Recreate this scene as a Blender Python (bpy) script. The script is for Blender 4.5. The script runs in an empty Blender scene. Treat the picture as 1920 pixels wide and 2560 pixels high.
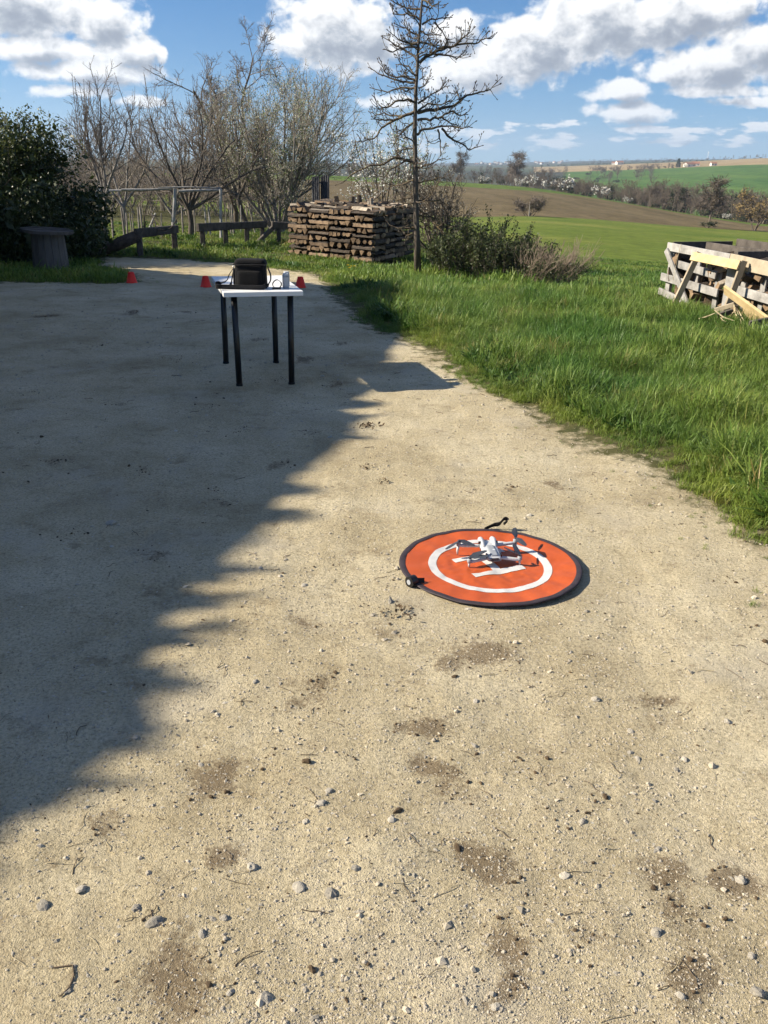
import bpy, math, random
import numpy as np
from mathutils import Vector
random.seed(7)
rng = np.random.default_rng(7)
S = bpy.context.scene
R = math.radians

# ------------------------------------------------------------------ camera
FPX, PITCH, ROLL, HC = 2196.4, 0.37865, 0.018475, 1.653      # focal length in pixels of a 1920 x 2560 frame
cam = bpy.data.cameras.new('camera')
cam.sensor_fit = 'VERTICAL'
cam.sensor_height = 36.0
cam.sensor_width = 27.0
cam.lens = FPX / 2560 * 36.0
cam.clip_start = 0.05
cam.clip_end = 30000
camo = bpy.data.objects.new('camera', cam)
S.collection.objects.link(camo)
cp, sp = math.cos(PITCH), math.sin(PITCH)
_d = Vector((0, cp, -sp)); _u0 = Vector((0, sp, cp)); _r0 = Vector((1, 0, 0))
cr, sr = math.cos(ROLL), math.sin(ROLL)
_r = _r0 * cr + _u0 * sr          # the picture content turns clockwise
_u = -_r0 * sr + _u0 * cr
from mathutils import Matrix
camo.matrix_world = Matrix(((_r.x, _u.x, -_d.x, 0), (_r.y, _u.y, -_d.y, 0), (_r.z, _u.z, -_d.z, HC), (0, 0, 0, 1)))
S.camera = camo

# ------------------------------------------------------------------ light
SUN_AZ, SUN_EL = -92.0, 31.5      # where the sun stands, degrees clockwise from +Y
sd = Vector((math.sin(R(SUN_AZ)) * math.cos(R(SUN_EL)), math.cos(R(SUN_AZ)) * math.cos(R(SUN_EL)), math.sin(R(SUN_EL))))
sun = bpy.data.lights.new('sun', 'SUN')
sun.energy = 5.0
sun.angle = R(0.55)
sun.color = (1.0, 0.90, 0.74)
suno = bpy.data.objects.new('sun', sun)
suno.rotation_euler = (-sd).to_track_quat('-Z', 'Y').to_euler()
suno.location = sd * 60
S.collection.objects.link(suno)
S.view_settings.view_transform = 'Standard'
S.view_settings.look = 'None'
S.view_settings.gamma = 1.0
S.view_settings.exposure = 1.07
S.view_settings.use_curve_mapping = False
S.cycles.use_adaptive_sampling = True
S.cycles.adaptive_threshold = 0.02
S.cycles.max_bounces = 5
S.cycles.diffuse_bounces = 3
S.cycles.transparent_max_bounces = 6
S.cycles.use_denoising = True
S.cycles.sample_clamp_indirect = 4.0
SKY_STRENGTH = 0.06

def direl(x, y):
    """pixel of the photograph -> azimuth, elevation in degrees"""
    x, y = x - 960, y - 1280
    X = cr * x + sr * y; Y = -sr * x + cr * y
    v = _r0 * (X / FPX) - _u0 * (Y / FPX) + _d
    return math.degrees(math.atan2(v.x, v.y)), math.degrees(math.atan2(v.z, math.hypot(v.x, v.y)))
def ray(x, y):
    x, y = x - 960, y - 1280
    X = cr * x + sr * y; Y = -sr * x + cr * y
    return np.array(_r0 * (X / FPX) - _u0 * (Y / FPX) + _d)
def unz(x, y, z=0.0):
    """pixel -> point at height z"""
    v = ray(x, y); t = (z - HC) / v[2]
    return np.array([0, 0, HC]) + t * v
def uny(x, y, Y):
    """pixel -> point at ground distance Y ahead"""
    v = ray(x, y); return np.array([0, 0, HC]) + v * (Y / v[1])

# ------------------------------------------------------------------ world: sky with cumulus
world = bpy.data.worlds.new('World')
S.world = world
world.use_nodes = True
nt = world.node_tree
nt.nodes.clear()
def cloud_group():
    g = bpy.data.node_groups.new('cloud_field', 'ShaderNodeTree')
    g.interface.new_socket('P', in_out='INPUT', socket_type='NodeSocketVector')
    g.interface.new_socket('F', in_out='OUTPUT', socket_type='NodeSocketFloat')
    N, L = g.nodes, g.links
    gi = N.new('NodeGroupInput'); go = N.new('NodeGroupOutput')
    def M(op, a, b=None, c=None):
        m = N.new('ShaderNodeMath'); m.operation = op
        for i, v in enumerate((a, b, c)):
            if v is None: continue
            if isinstance(v, (int, float)): m.inputs[i].default_value = v
            else: L.new(v, m.inputs[i])
        return m.outputs[0]
    sep = N.new('ShaderNodeSeparateXYZ'); L.new(gi.outputs[0], sep.inputs[0])
    u, v = sep.outputs[0], sep.outputs[1]
    # cumulus seen in the photograph: centre and radii in pixels
    B = [(30, 10, 180, 66), (255, 55, 82, 50), (90, 122, 165, 27), (310, 128, 72, 38), (235, 178, 165, 27),
         (205, 229, 105, 15), (405, 140, 14, 17), (347, 252, 62, 13), (835, 85, 150, 78), (920, 95, 80, 70), (1141, 78, 62, 36),
         (987, 256, 75, 16), (1185, 185, 118, 42), (1335, 125, 125, 72), (1510, 60, 180, 72), (1690, 36, 190, 58),
         (1781, 165, 150, 40), (1905, 120, 100, 60), (1545, 228, 72, 24), (1590, 278, 95, 24), (1800, 228, 135, 14),
         (1868, 256, 100, 13)]
    acc = None
    k = 1 / 38.8
    for (x, y, rx, ry) in B:
        a, e = direl(x, y)
        iu, iv = 1 / (rx * k * 1.18), 1 / (ry * k * 1.22)
        w = N.new('ShaderNodeVectorMath'); w.operation = 'MULTIPLY_ADD'; L.new(gi.outputs[0], w.inputs[0])
        w.inputs[1].default_value = (iu, iv, 0); w.inputs[2].default_value = (-a * iu, -e * iv, 0)
        ln = N.new('ShaderNodeVectorMath'); ln.operation = 'LENGTH'; L.new(w.outputs[0], ln.inputs[0])
        g_ = min(1.0, 0.45 + ry / 70)
        f = M('MULTIPLY_ADD', ln.outputs['Value'], -g_, g_)
        acc = f if acc is None else M('SMOOTH_MAX', acc, f, 0.12)
    def noise(sx, sy, off, scale, det, rough, dist=0.0):
        mp = N.new('ShaderNodeMapping'); mp.inputs['Scale'].default_value = (sx, sy, 1); mp.inputs['Location'].default_value = off
        L.new(gi.outputs[0], mp.inputs[0])
        n = N.new('ShaderNodeTexNoise'); n.inputs['Scale'].default_value = scale; n.inputs['Detail'].default_value = det
        n.inputs['Roughness'].default_value = rough; n.inputs['Distortion'].default_value = dist
        L.new(mp.outputs[0], n.inputs['Vector']); return n.outputs['Fac']
    # the rest of the sky: fair-weather cumulus all round, higher up or out of this view
    gen = M('MULTIPLY', M('SUBTRACT', noise(.055, .11, (3, 1, 0), 1.0, 3, .5), .54), 3.2)
    out_u = M('MULTIPLY', M('SUBTRACT', M('ABSOLUTE', u), 25.0), .3)
    out_v = M('MULTIPLY', M('SUBTRACT', v, 10.0), .3)
    win = N.new('ShaderNodeClamp'); L.new(M('MAXIMUM', out_u, out_v), win.inputs[0])
    gen = M('SUBTRACT', gen, M('MULTIPLY', M('SUBTRACT', 1.0, win.outputs[0]), 3.0))
    # small far clouds low over the horizon
    low = M('MULTIPLY', M('SUBTRACT', noise(.42, 1.9, (7.3, 2, 0), 1.0, 4, .55), .455), 2.6)
    lw = M('ABSOLUTE', M('DIVIDE', M('SUBTRACT', v, M('MULTIPLY_ADD', u, .035, 1.3)), 1.1))
    low = M('SUBTRACT', low, M('MULTIPLY', M('POWER', lw, 3.0), .8))
    low = M('SUBTRACT', low, M('MAXIMUM', M('MULTIPLY', M('SUBTRACT', -1.0, u), .12), 0.0))
    acc = M('MAXIMUM', acc, M('MAXIMUM', gen, low))
    n1 = M('SUBTRACT', noise(1, 1.25, (0, 0, 0), .62, 6, .53, .25), .5)
    n2 = M('SUBTRACT', noise(1, 1.2, (5, 9, 0), 2.3, 3, .6), .5)
    F = M('ADD', acc, M('ADD', M('MULTIPLY', n1, 1.4), M('MULTIPLY', n2, .26)))
    L.new(F, go.inputs[0])
    return g
def build_world():
    N, L = nt.nodes, nt.links
    def M(op, a, b=None, c=None):
        m = N.new('ShaderNodeMath'); m.operation = op
        for i, v in enumerate((a, b, c)):
            if v is None: continue
            if isinstance(v, (int, float)): m.inputs[i].default_value = v
            else: L.new(v, m.inputs[i])
        return m.outputs[0]
    tc = N.new('ShaderNodeTexCoord')
    sep = N.new('ShaderNodeSeparateXYZ'); L.new(tc.outputs['Generated'], sep.inputs[0])
    az = M('MULTIPLY', M('ARCTAN2', sep.outputs[0], sep.outputs[1]), 57.29578)
    el = M('MULTIPLY', M('ARCSINE', sep.outputs[2]), 57.29578)
    P = N.new('ShaderNodeCombineXYZ'); L.new(az, P.inputs[0]); L.new(el, P.inputs[1])
    grp = cloud_group()
    def ev(vec):
        n = N.new('ShaderNodeGroup'); n.node_tree = grp; L.new(vec, n.inputs[0]); return n.outputs[0]
    def off(dx, dy):
        o = N.new('ShaderNodeVectorMath'); o.operation = 'ADD'; L.new(P.outputs[0], o.inputs[0]); o.inputs[1].default_value = (dx, dy, 0)
        return o.outputs[0]
    F0 = ev(P.outputs[0]); F1 = ev(off(-.40, .62))
    def SS(x, a, b):
        m = N.new('ShaderNodeMapRange'); m.interpolation_type = 'SMOOTHSTEP'; m.inputs[1].default_value = a; m.inputs[2].default_value = b
        L.new(x, m.inputs[0]); return m.outputs[0]
    mask = SS(F0, .0, .36)
    # light reaching this part of the cloud: less the more cloud stands towards the sun above it
    relief = SS(M('SUBTRACT', F0, F1), -.4, .5)
    depth = SS(F1, .95, 0.0)
    lit = M('ADD', M('MULTIPLY', relief, .42), M('MULTIPLY', depth, .62))
    cr_ = N.new('ShaderNodeValToRGB'); L.new(lit, cr_.inputs[0])
    k = 1 / SKY_STRENGTH
    cols = [(0.0, (.175, .195, .23)), (.22, (.26, .28, .31)), (.45, (.39, .40, .415)), (.8, (.55, .55, .545))]
    while len(cr_.color_ramp.elements) < len(cols): cr_.color_ramp.elements.new(.5)
    for e, (p, c) in zip(cr_.color_ramp.elements, cols): e.position = p; e.color = (*c, 1)
    cl = N.new('ShaderNodeVectorMath'); cl.operation = 'SCALE'; L.new(cr_.outputs[0], cl.inputs[0]); cl.inputs['Scale'].default_value = k
    sky = N.new('ShaderNodeTexSky'); sky.sky_type = 'NISHITA'; sky.sun_disc = False
    sky.sun_elevation = R(SUN_EL); sky.sun_rotation = R(SUN_AZ)
    sky.air_density = 1.0; sky.dust_density = 0.0; sky.ozone_density = 3.0; sky.altitude = 200
    up = N.new('ShaderNodeVectorMath'); up.operation = 'MULTIPLY_ADD'; L.new(tc.outputs['Generated'], up.inputs[0])
    up.inputs[1].default_value = (1, 1, .9); up.inputs[2].default_value = (0, 0, .075); L.new(up.outputs[0], sky.inputs[0])
    hsv = N.new('ShaderNodeHueSaturation'); hsv.inputs['Hue'].default_value = .507; hsv.inputs['Saturation'].default_value = 1.36; hsv.inputs['Value'].default_value = 1.0
    L.new(sky.outputs[0], hsv.inputs['Color'])
    hz = SS(el, 4.0, -.5)                    # clouds pale into the haze over the horizon
    mk_ = M('MULTIPLY', mask, M('SUBTRACT', 1.0, M('MULTIPLY', hz, .45)))
    mix = N.new('ShaderNodeMix'); mix.data_type = 'RGBA'
    L.new(mk_, mix.inputs[0]); L.new(hsv.outputs[0], mix.inputs[6]); L.new(cl.outputs[0], mix.inputs[7])
    bg = N.new('ShaderNodeBackground'); bg.inputs[1].default_value = SKY_STRENGTH
    L.new(mix.outputs[2], bg.inputs[0])
    out = N.new('ShaderNodeOutputWorld'); L.new(bg.outputs[0], out.inputs[0])
build_world()
world.cycles.sampling_method = 'MANUAL'
world.cycles.sample_map_resolution = 512

# ------------------------------------------------------------------ helpers
COL = S.collection
def tag(o, label=None, cat=None, group=None, kind=None):
    if label: o['label'] = label
    if cat: o['category'] = cat
    if group: o['group'] = group
    if kind: o['kind'] = kind
    return o
def empty(name, loc, label, cat, group=None):
    o = bpy.data.objects.new(name, None); o.empty_display_size = .1
    o.location = tuple(float(c) for c in loc); COL.objects.link(o)
    return tag(o, label, cat, group)
def mesh(name, V, F, mats, smooth=False, mi=None, uvcol=None):
    V = np.asarray(V, dtype=np.float32)
    me = bpy.data.meshes.new(name)
    if isinstance(F, np.ndarray):
        n, k = F.shape
        me.vertices.add(len(V)); me.vertices.foreach_set('co', V.ravel())
        me.loops.add(n * k); me.loops.foreach_set('vertex_index', F.astype(np.int32).ravel())
        me.polygons.add(n); me.polygons.foreach_set('loop_start', np.arange(0, n * k, k, dtype=np.int32))
        if smooth: me.polygons.foreach_set('use_smooth', np.ones(n, dtype=bool))
        if mi is not None: me.polygons.foreach_set('material_index', np.asarray(mi, dtype=np.int32))
        me.update(calc_edges=True); me.validate()
    else:
        me.from_pydata(V.tolist(), [], F)
        if smooth: me.polygons.foreach_set('use_smooth', [True] * len(F))
        if mi is not None: me.polygons.foreach_set('material_index', list(mi))
        me.update()
    for m in (mats if isinstance(mats, (list, tuple)) else [mats]): me.materials.append(m)
    return me
def link(name, me, parent=None, loc=(0, 0, 0), rot=(0, 0, 0), scl=(1, 1, 1)):
    o = bpy.data.objects.new(name, me); COL.objects.link(o)
    o.location = tuple(float(c) for c in loc); o.rotation_euler = rot; o.scale = scl
    if parent is not None: o.parent = parent
    return o
def obj(name, V, F, mats, parent=None, smooth=False, mi=None):
    """mesh in world coordinates; under a parent it is stored relative to the parent's base"""
    V = np.asarray(V, dtype=np.float64)
    base = np.zeros(3)
    if parent is not None:
        q = parent
        while q is not None: base += np.array(q.location); q = q.parent
    return link(name, mesh(name, V - base, F, mats, smooth, mi), parent)
def nrm(v): v = np.asarray(v, float); return v / (np.linalg.norm(v) + 1e-12)
def box_vf(c, ax, ay, az, bev=0.0):
    """box with centre c and half-axis vectors; optional chamfer"""
    c, ax, ay, az = (np.asarray(t, float) for t in (c, ax, ay, az))
    if bev <= 0:
        V = [c + sx * ax + sy * ay + sz * az for sz in (-1, 1) for sy in (-1, 1) for sx in (-1, 1)]
        F = [(0, 2, 3, 1), (4, 5, 7, 6), (0, 1, 5, 4), (2, 6, 7, 3), (0, 4, 6, 2), (1, 3, 7, 5)]
        return np.array(V), F
    la, lb, lc = (np.linalg.norm(t) for t in (ax, ay, az))
    V = []; idx = {}
    for sx in (-1, 1):
        for sy in (-1, 1):
            for sz in (-1, 1):
                for k in range(3):
                    f = [1, 1, 1]
                    if k == 0: f = [1, 1 - bev / lb, 1 - bev / lc]
                    if k == 1: f = [1 - bev / la, 1, 1 - bev / lc]
                    if k == 2: f = [1 - bev / la, 1 - bev / lb, 1]
                    idx[(sx, sy, sz, k)] = len(V)
                    V.append(c + sx * f[0] * ax + sy * f[1] * ay + sz * f[2] * az)
    F = []
    for s in (-1, 1):
        q = [(-1, -1), (1, -1), (1, 1), (-1, 1)]
        if s < 0: q = q[::-1]
        F.append([idx[(s, a, b, 0)] for a, b in q])
        F.append([idx[(b, s, a, 1)] for a, b in q])
        F.append([idx[(a, b, s, 2)] for a, b in q])
    for a in (-1, 1):
        for b in (-1, 1):
            def e(k, s):
                if k == 0: return (s, a, b)
                if k == 1: return (a, s, b)
                return (a, b, s)
            for k, (m, n) in ((0, (1, 2)), (1, (0, 2)), (2, (0, 1))):
                F.append([idx[e(k, -1) + (m,)], idx[e(k, 1) + (m,)], idx[e(k, 1) + (n,)], idx[e(k, -1) + (n,)]])
    for sx in (-1, 1):
        for sy in (-1, 1):
            for sz in (-1, 1): F.append([idx[(sx, sy, sz, k)] for k in range(3)])
    return np.array(V), F
def board(name, p0, p1, w, t, up, mat, parent, bev=.003, smooth=False):
    """plank from p0 to p1, w wide along 'up' (made perpendicular), t thick"""
    p0, p1 = np.asarray(p0, float), np.asarray(p1, float)
    d = p1 - p0; L_ = np.linalg.norm(d); d = d / L_
    up = np.asarray(up, float); up = nrm(up - d * up.dot(d)); n = np.cross(d, up)
    V, F = box_vf((p0 + p1) / 2, d * L_ / 2, up * w / 2, n * t / 2, min(bev, t * .3, w * .3))
    return obj(name, V, F, mat, parent)
def frame(d):
    d = nrm(d); a = np.array([0, 0, 1.0]) if abs(d[2]) < .9 else np.array([1.0, 0, 0])
    x = nrm(np.cross(a, d)); return x, np.cross(d, x)
def tube_vf(pts, rad, k=8, cap=True):
    pts = np.asarray(pts, float); n = len(pts)
    rad = np.full(n, rad) if np.isscalar(rad) else np.asarray(rad, float)
    V = []; F = []
    x = None
    for i in range(n):
        d = pts[min(i + 1, n - 1)] - pts[max(i - 1, 0)]
        d = nrm(d)
        if x is None: x, y = frame(d)
        else:
            x = nrm(x - d * x.dot(d)); y = np.cross(d, x)
        for j in range(k):
            a = 2 * math.pi * j / k
            V.append(pts[i] + rad[i] * (math.cos(a) * x + math.sin(a) * y))
    for i in range(n - 1):
        for j in range(k):
            F.append((i * k + j, i * k + (j + 1) % k, (i + 1) * k + (j + 1) % k, (i + 1) * k + j))
    if cap:
        F.append(tuple(range(k))[::-1]); F.append(tuple((n - 1) * k + j for j in range(k)))
    return np.array(V), F
def join(parts):
    V = []; F = []; b = 0
    for v, f in parts:
        V.append(np.asarray(v)); F += [tuple(i + b for i in q) for q in f]; b += len(v)
    return np.concatenate(V), F
def seg_mesh(P0, P1, R0, R1, k=3):
    """many separate tapered twigs as one vertex/face array"""
    P0, P1 = np.asarray(P0), np.asarray(P1); R0, R1 = np.asarray(R0), np.asarray(R1)
    d = P1 - P0; d /= np.linalg.norm(d, axis=1, keepdims=True) + 1e-9
    a = np.where(np.abs(d[:, 2:3]) < .9, np.array([[0, 0, 1.0]]), np.array([[1.0, 0, 0]]))
    x = np.cross(a, d); x /= np.linalg.norm(x, axis=1, keepdims=True); y = np.cross(d, x)
    V = []
    for P, Rr in ((P0, R0), (P1, R1)):
        for j in range(k):
            t = 2 * math.pi * j / k
            V.append(P + Rr[:, None] * (math.cos(t) * x + math.sin(t) * y))
    n = len(P0)
    V = np.stack(V, 1).reshape(-1, 3)
    base = (np.arange(n) * 2 * k)[:, None]
    F = np.concatenate([base + np.array([[j, (j + 1) % k, k + (j + 1) % k, k + j]]) for j in range(k)])
    return V, F
def leaf_quads(P, size, aspect=.5, up=.3, droop=None):
    """leaf-sized diamonds with random orientation"""
    n = len(P); size = np.broadcast_to(size, (n,))
    d = rng.normal(size=(n, 3)); d[:, 2] += up; d /= np.linalg.norm(d, axis=1, keepdims=True)
    t = rng.normal(size=(n, 3)); t = np.cross(d, t); t /= np.linalg.norm(t, axis=1, keepdims=True) + 1e-9
    nn = np.cross(d, t)
    s = size[:, None]
    V = np.stack([P, P + d * s * .5 + t * s * aspect * .5 + nn * s * .06, P + d * s, P + d * s * .5 - t * s * aspect * .5 + nn * s * .06], 1).reshape(-1, 3)
    F = (np.arange(n) * 4)[:, None] + np.array([[0, 1, 2, 3]])
    return V, F

# value noise
def _hash(ix, iy, seed):
    h = (ix.astype(np.int64) * 374761393 + iy.astype(np.int64) * 668265263 + seed * 144269504) & 0xffffffff
    h = ((h ^ (h >> 13)) * 1274126177) & 0xffffffff
    return ((h ^ (h >> 16)) & 0xffff) / 65535.0
def vnoise(x, y, seed=0):
    ix, iy = np.floor(x), np.floor(y); fx, fy = x - ix, y - iy
    fx = fx * fx * (3 - 2 * fx); fy = fy * fy * (3 - 2 * fy)
    a, b, c, d = (_hash(ix + i, iy + j, seed) for j in (0, 1) for i in (0, 1))
    return (a * (1 - fx) + b * fx) * (1 - fy) + (c * (1 - fx) + d * fx) * fy
def fbm(x, y, seed=0, o=4):
    s = 0; a = .5
    for i in range(o):
        s = s + a * vnoise(x * 2 ** i, y * 2 ** i, seed + i); a *= .5
    return s / (1 - .5 ** o)

# ------------------------------------------------------------------ materials
MATS = {}
def mat(name, c1, c2=None, scale=5.0, rough=.8, bump=0.0, bscale=40.0, spec=.3, metal=0.0, detail=6, stretch=None, c3=None, rnd=0.0, transl=0.0, coord='Object', ramp=(.3, .7)):
    m = bpy.data.materials.new(name); m.use_nodes = True
    N, L = m.node_tree.nodes, m.node_tree.links
    b = N['Principled BSDF']
    b.inputs['Roughness'].default_value = rough
    b.inputs['Specular IOR Level'].default_value = spec
    b.inputs['Metallic'].default_value = metal
    tc = N.new('ShaderNodeTexCoord'); vec = tc.outputs[coord]
    if stretch:
        mp = N.new('ShaderNodeMapping'); mp.inputs['Scale'].default_value = stretch; L.new(vec, mp.inputs[0]); vec = mp.outputs[0]
    col = None
    if c2 is not None:
        n = N.new('ShaderNodeTexNoise'); n.inputs['Scale'].default_value = scale; n.inputs['Detail'].default_value = detail; n.inputs['Roughness'].default_value = .62
        L.new(vec, n.inputs['Vector'])
        r = N.new('ShaderNodeValToRGB'); r.color_ramp.elements[0].position = ramp[0]; r.color_ramp.elements[1].position = ramp[1]
        r.color_ramp.elements[0].color = (*c1, 1); r.color_ramp.elements[1].color = (*c2, 1)
        if c3 is not None:
            e = r.color_ramp.elements.new((ramp[0] + ramp[1]) / 2); e.color = (*c3, 1)
        L.new(n.outputs['Fac'], r.inputs[0]); col = r.outputs[0]
    else:
        rgb = N.new('ShaderNodeRGB'); rgb.outputs[0].default_value = (*c1, 1); col = rgb.outputs[0]
    if rnd:
        oi = N.new('ShaderNodeObjectInfo')
        mr = N.new('ShaderNodeMapRange'); mr.inputs[3].default_value = 1 - rnd; mr.inputs[4].default_value = 1 + rnd
        L.new(oi.outputs['Random'], mr.inputs[0])
        h = N.new('ShaderNodeHueSaturation'); L.new(mr.outputs[0], h.inputs['Value']); L.new(col, h.inputs['Color']); col = h.outputs[0]
    L.new(col, b.inputs['Base Color'])
    if bump:
        n = N.new('ShaderNodeTexNoise'); n.inputs['Scale'].default_value = bscale; n.inputs['Detail'].default_value = 5
        L.new(vec, n.inputs['Vector'])
        bp = N.new('ShaderNodeBump'); bp.inputs['Strength'].default_value = min(1, bump); bp.inputs['Distance'].default_value = .02 * bump
        L.new(n.outputs['Fac'], bp.inputs['Height']); L.new(bp.outputs[0], b.inputs['Normal'])
    if transl:
        tr = N.new('ShaderNodeBsdfTranslucent'); L.new(col, tr.inputs[0])
        mx = N.new('ShaderNodeMixShader'); mx.inputs[0].default_value = transl
        L.new(b.outputs[0], mx.inputs[1]); L.new(tr.outputs[0], mx.inputs[2])
        L.new(mx.outputs[0], N['Material Output'].inputs[0])
    MATS[name] = m
    return m

def ground_material():
    m = bpy.data.materials.new('gravel_yard'); m.use_nodes = True
    N, L = m.node_tree.nodes, m.node_tree.links
    b = N['Principled BSDF']; b.inputs['Roughness'].default_value = .95; b.inputs['Specular IOR Level'].default_value = .12
    tc = N.new('ShaderNodeTexCoord'); P = tc.outputs['Object']
    def noise(scale, det=6, rough=.6, loc=(0, 0, 0), sc=(1, 1, 1)):
        mp = N.new('ShaderNodeMapping'); mp.inputs['Location'].default_value = loc; mp.inputs['Scale'].default_value = sc; L.new(P, mp.inputs[0])
        n = N.new('ShaderNodeTexNoise'); n.inputs['Scale'].default_value = scale; n.inputs['Detail'].default_value = det; n.inputs['Roughness'].default_value = rough
        L.new(mp.outputs[0], n.inputs['Vector']); return n.outputs['Fac']
    def ramp(f, stops):
        r = N.new('ShaderNodeValToRGB')
        while len(r.color_ramp.elements) < len(stops): r.color_ramp.elements.new(.5)
        for e, (p, c) in zip(r.color_ramp.elements, stops): e.position = p; e.color = (*c, 1) if len(c) == 3 else c
        L.new(f, r.inputs[0]); return r.outputs[0]
    def mixc(f, a, c, mode='MIX'):
        x = N.new('ShaderNodeMix'); x.data_type = 'RGBA'; x.blend_type = mode
        if isinstance(f, float): x.inputs[0].default_value = f
        else: L.new(f, x.inputs[0])
        for i, v in ((6, a), (7, c)):
            if isinstance(v, tuple): x.inputs[i].default_value = (*v, 1)
            else: L.new(v, x.inputs[i])
        return x.outputs[2]
    big = ramp(noise(1.1, 8, .68), [(.3, (.33, .27, .162)), (.48, (.465, .395, .255)), (.7, (.60, .53, .37))])
    grit = ramp(noise(85, 6, .8), [(.32, (.30, .28, .25)), (.46, (.95, .95, .95)), (.68, (1.35, 1.35, 1.37))])
    c = mixc(1.0, big, grit, 'MULTIPLY')
    # pale limestone chips and dust
    vo = N.new('ShaderNodeTexVoronoi'); vo.inputs['Scale'].default_value = 34; L.new(P, vo.inputs['Vector'])
    chip = ramp(vo.outputs['Distance'], [(.10, (1, 1, 1)), (.2, (0, 0, 0))])
    sel = ramp(vo.outputs['Color'], [(.62, (0, 0, 0)), (.66, (1, 1, 1))])
    chipm = mixc(1.0, chip, sel, 'MULTIPLY')
    c = mixc(chipm, c, (.55, .51, .42))
    dust = ramp(noise(2.2, 4, .55, (4, 2, 0)), [(.56, (0, 0, 0)), (.74, (.55, .55, .55))])
    c = mixc(dust, c, (.50, .45, .35))
    # damp, dark brown patches of soil
    dk = ramp(noise(3.4, 8, .72, (11, 5, 0), (1, 1.25, 1)), [(.56, (0, 0, 0)), (.72, (.6, .6, .6))])
    c = mixc(dk, c, (.135, .088, .045))
    dk2 = ramp(noise(13, 6, .7, (1, 15, 0)), [(.58, (0, 0, 0)), (.74, (.5, .5, .5))])
    c = mixc(dk2, c, (.17, .115, .065))
    so = N.new('ShaderNodeAttribute'); so.attribute_name = 'soil'
    sn = N.new('ShaderNodeMath'); sn.operation = 'MULTIPLY_ADD'; L.new(noise(60, 3, .7, (2, 8, 0)), sn.inputs[0]); sn.inputs[1].default_value = 1.5; sn.inputs[2].default_value = -.75
    sa = N.new('ShaderNodeMath'); sa.operation = 'ADD'; L.new(so.outputs['Fac'], sa.inputs[0]); L.new(sn.outputs[0], sa.inputs[1])
    c = mixc(ramp(sa.outputs[0], [(.3, (0, 0, 0)), (.7, (.72, .72, .72))]), c, (.135, .094, .055))
    at = N.new('ShaderNodeAttribute'); at.attribute_name = 'verge'
    edge = N.new('ShaderNodeMath'); edge.operation = 'ADD'
    nn = noise(7, 5, .65, (3, 3, 0)); sub = N.new('ShaderNodeMath'); sub.operation = 'MULTIPLY_ADD'; L.new(nn, sub.inputs[0]); sub.inputs[1].default_value = 1.4; sub.inputs[2].default_value = -.7
    L.new(at.outputs['Fac'], edge.inputs[0]); L.new(sub.outputs[0], edge.inputs[1])
    em = ramp(edge.outputs[0], [(.34, (0, 0, 0)), (.6, (1, 1, 1))])
    soil = ramp(noise(6, 5, .6), [(.35, (.055, .062, .022)), (.65, (.115, .105, .045))])
    c = mixc(em, c, soil)
    L.new(c, b.inputs['Base Color'])
    def madd(a_, k_, b_):
        q = N.new('ShaderNodeMath'); q.operation = 'MULTIPLY_ADD'; L.new(a_, q.inputs[0]); q.inputs[1].default_value = k_; L.new(b_, q.inputs[2]); return q
    loose = N.new('ShaderNodeMath'); loose.operation = 'MULTIPLY'; L.new(noise(75, 5, .75), loose.inputs[0]); L.new(ramp(noise(1.9, 5, .65, (6, 1, 0)), [(.36, (.15, .15, .15)), (.66, (1, 1, 1))]), loose.inputs[1])
    hc = madd(loose.outputs[0], 1.5, noise(230, 3, .7)); hc = madd(noise(19, 6, .7), 1.5, hc.outputs[0])
    bp = N.new('ShaderNodeBump'); bp.inputs['Strength'].default_value = .9; bp.inputs['Distance'].default_value = .0095
    L.new(hc.outputs[0], bp.inputs['Height']); L.new(bp.outputs[0], b.inputs['Normal'])
    return m
M_GROUND = ground_material()
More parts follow.
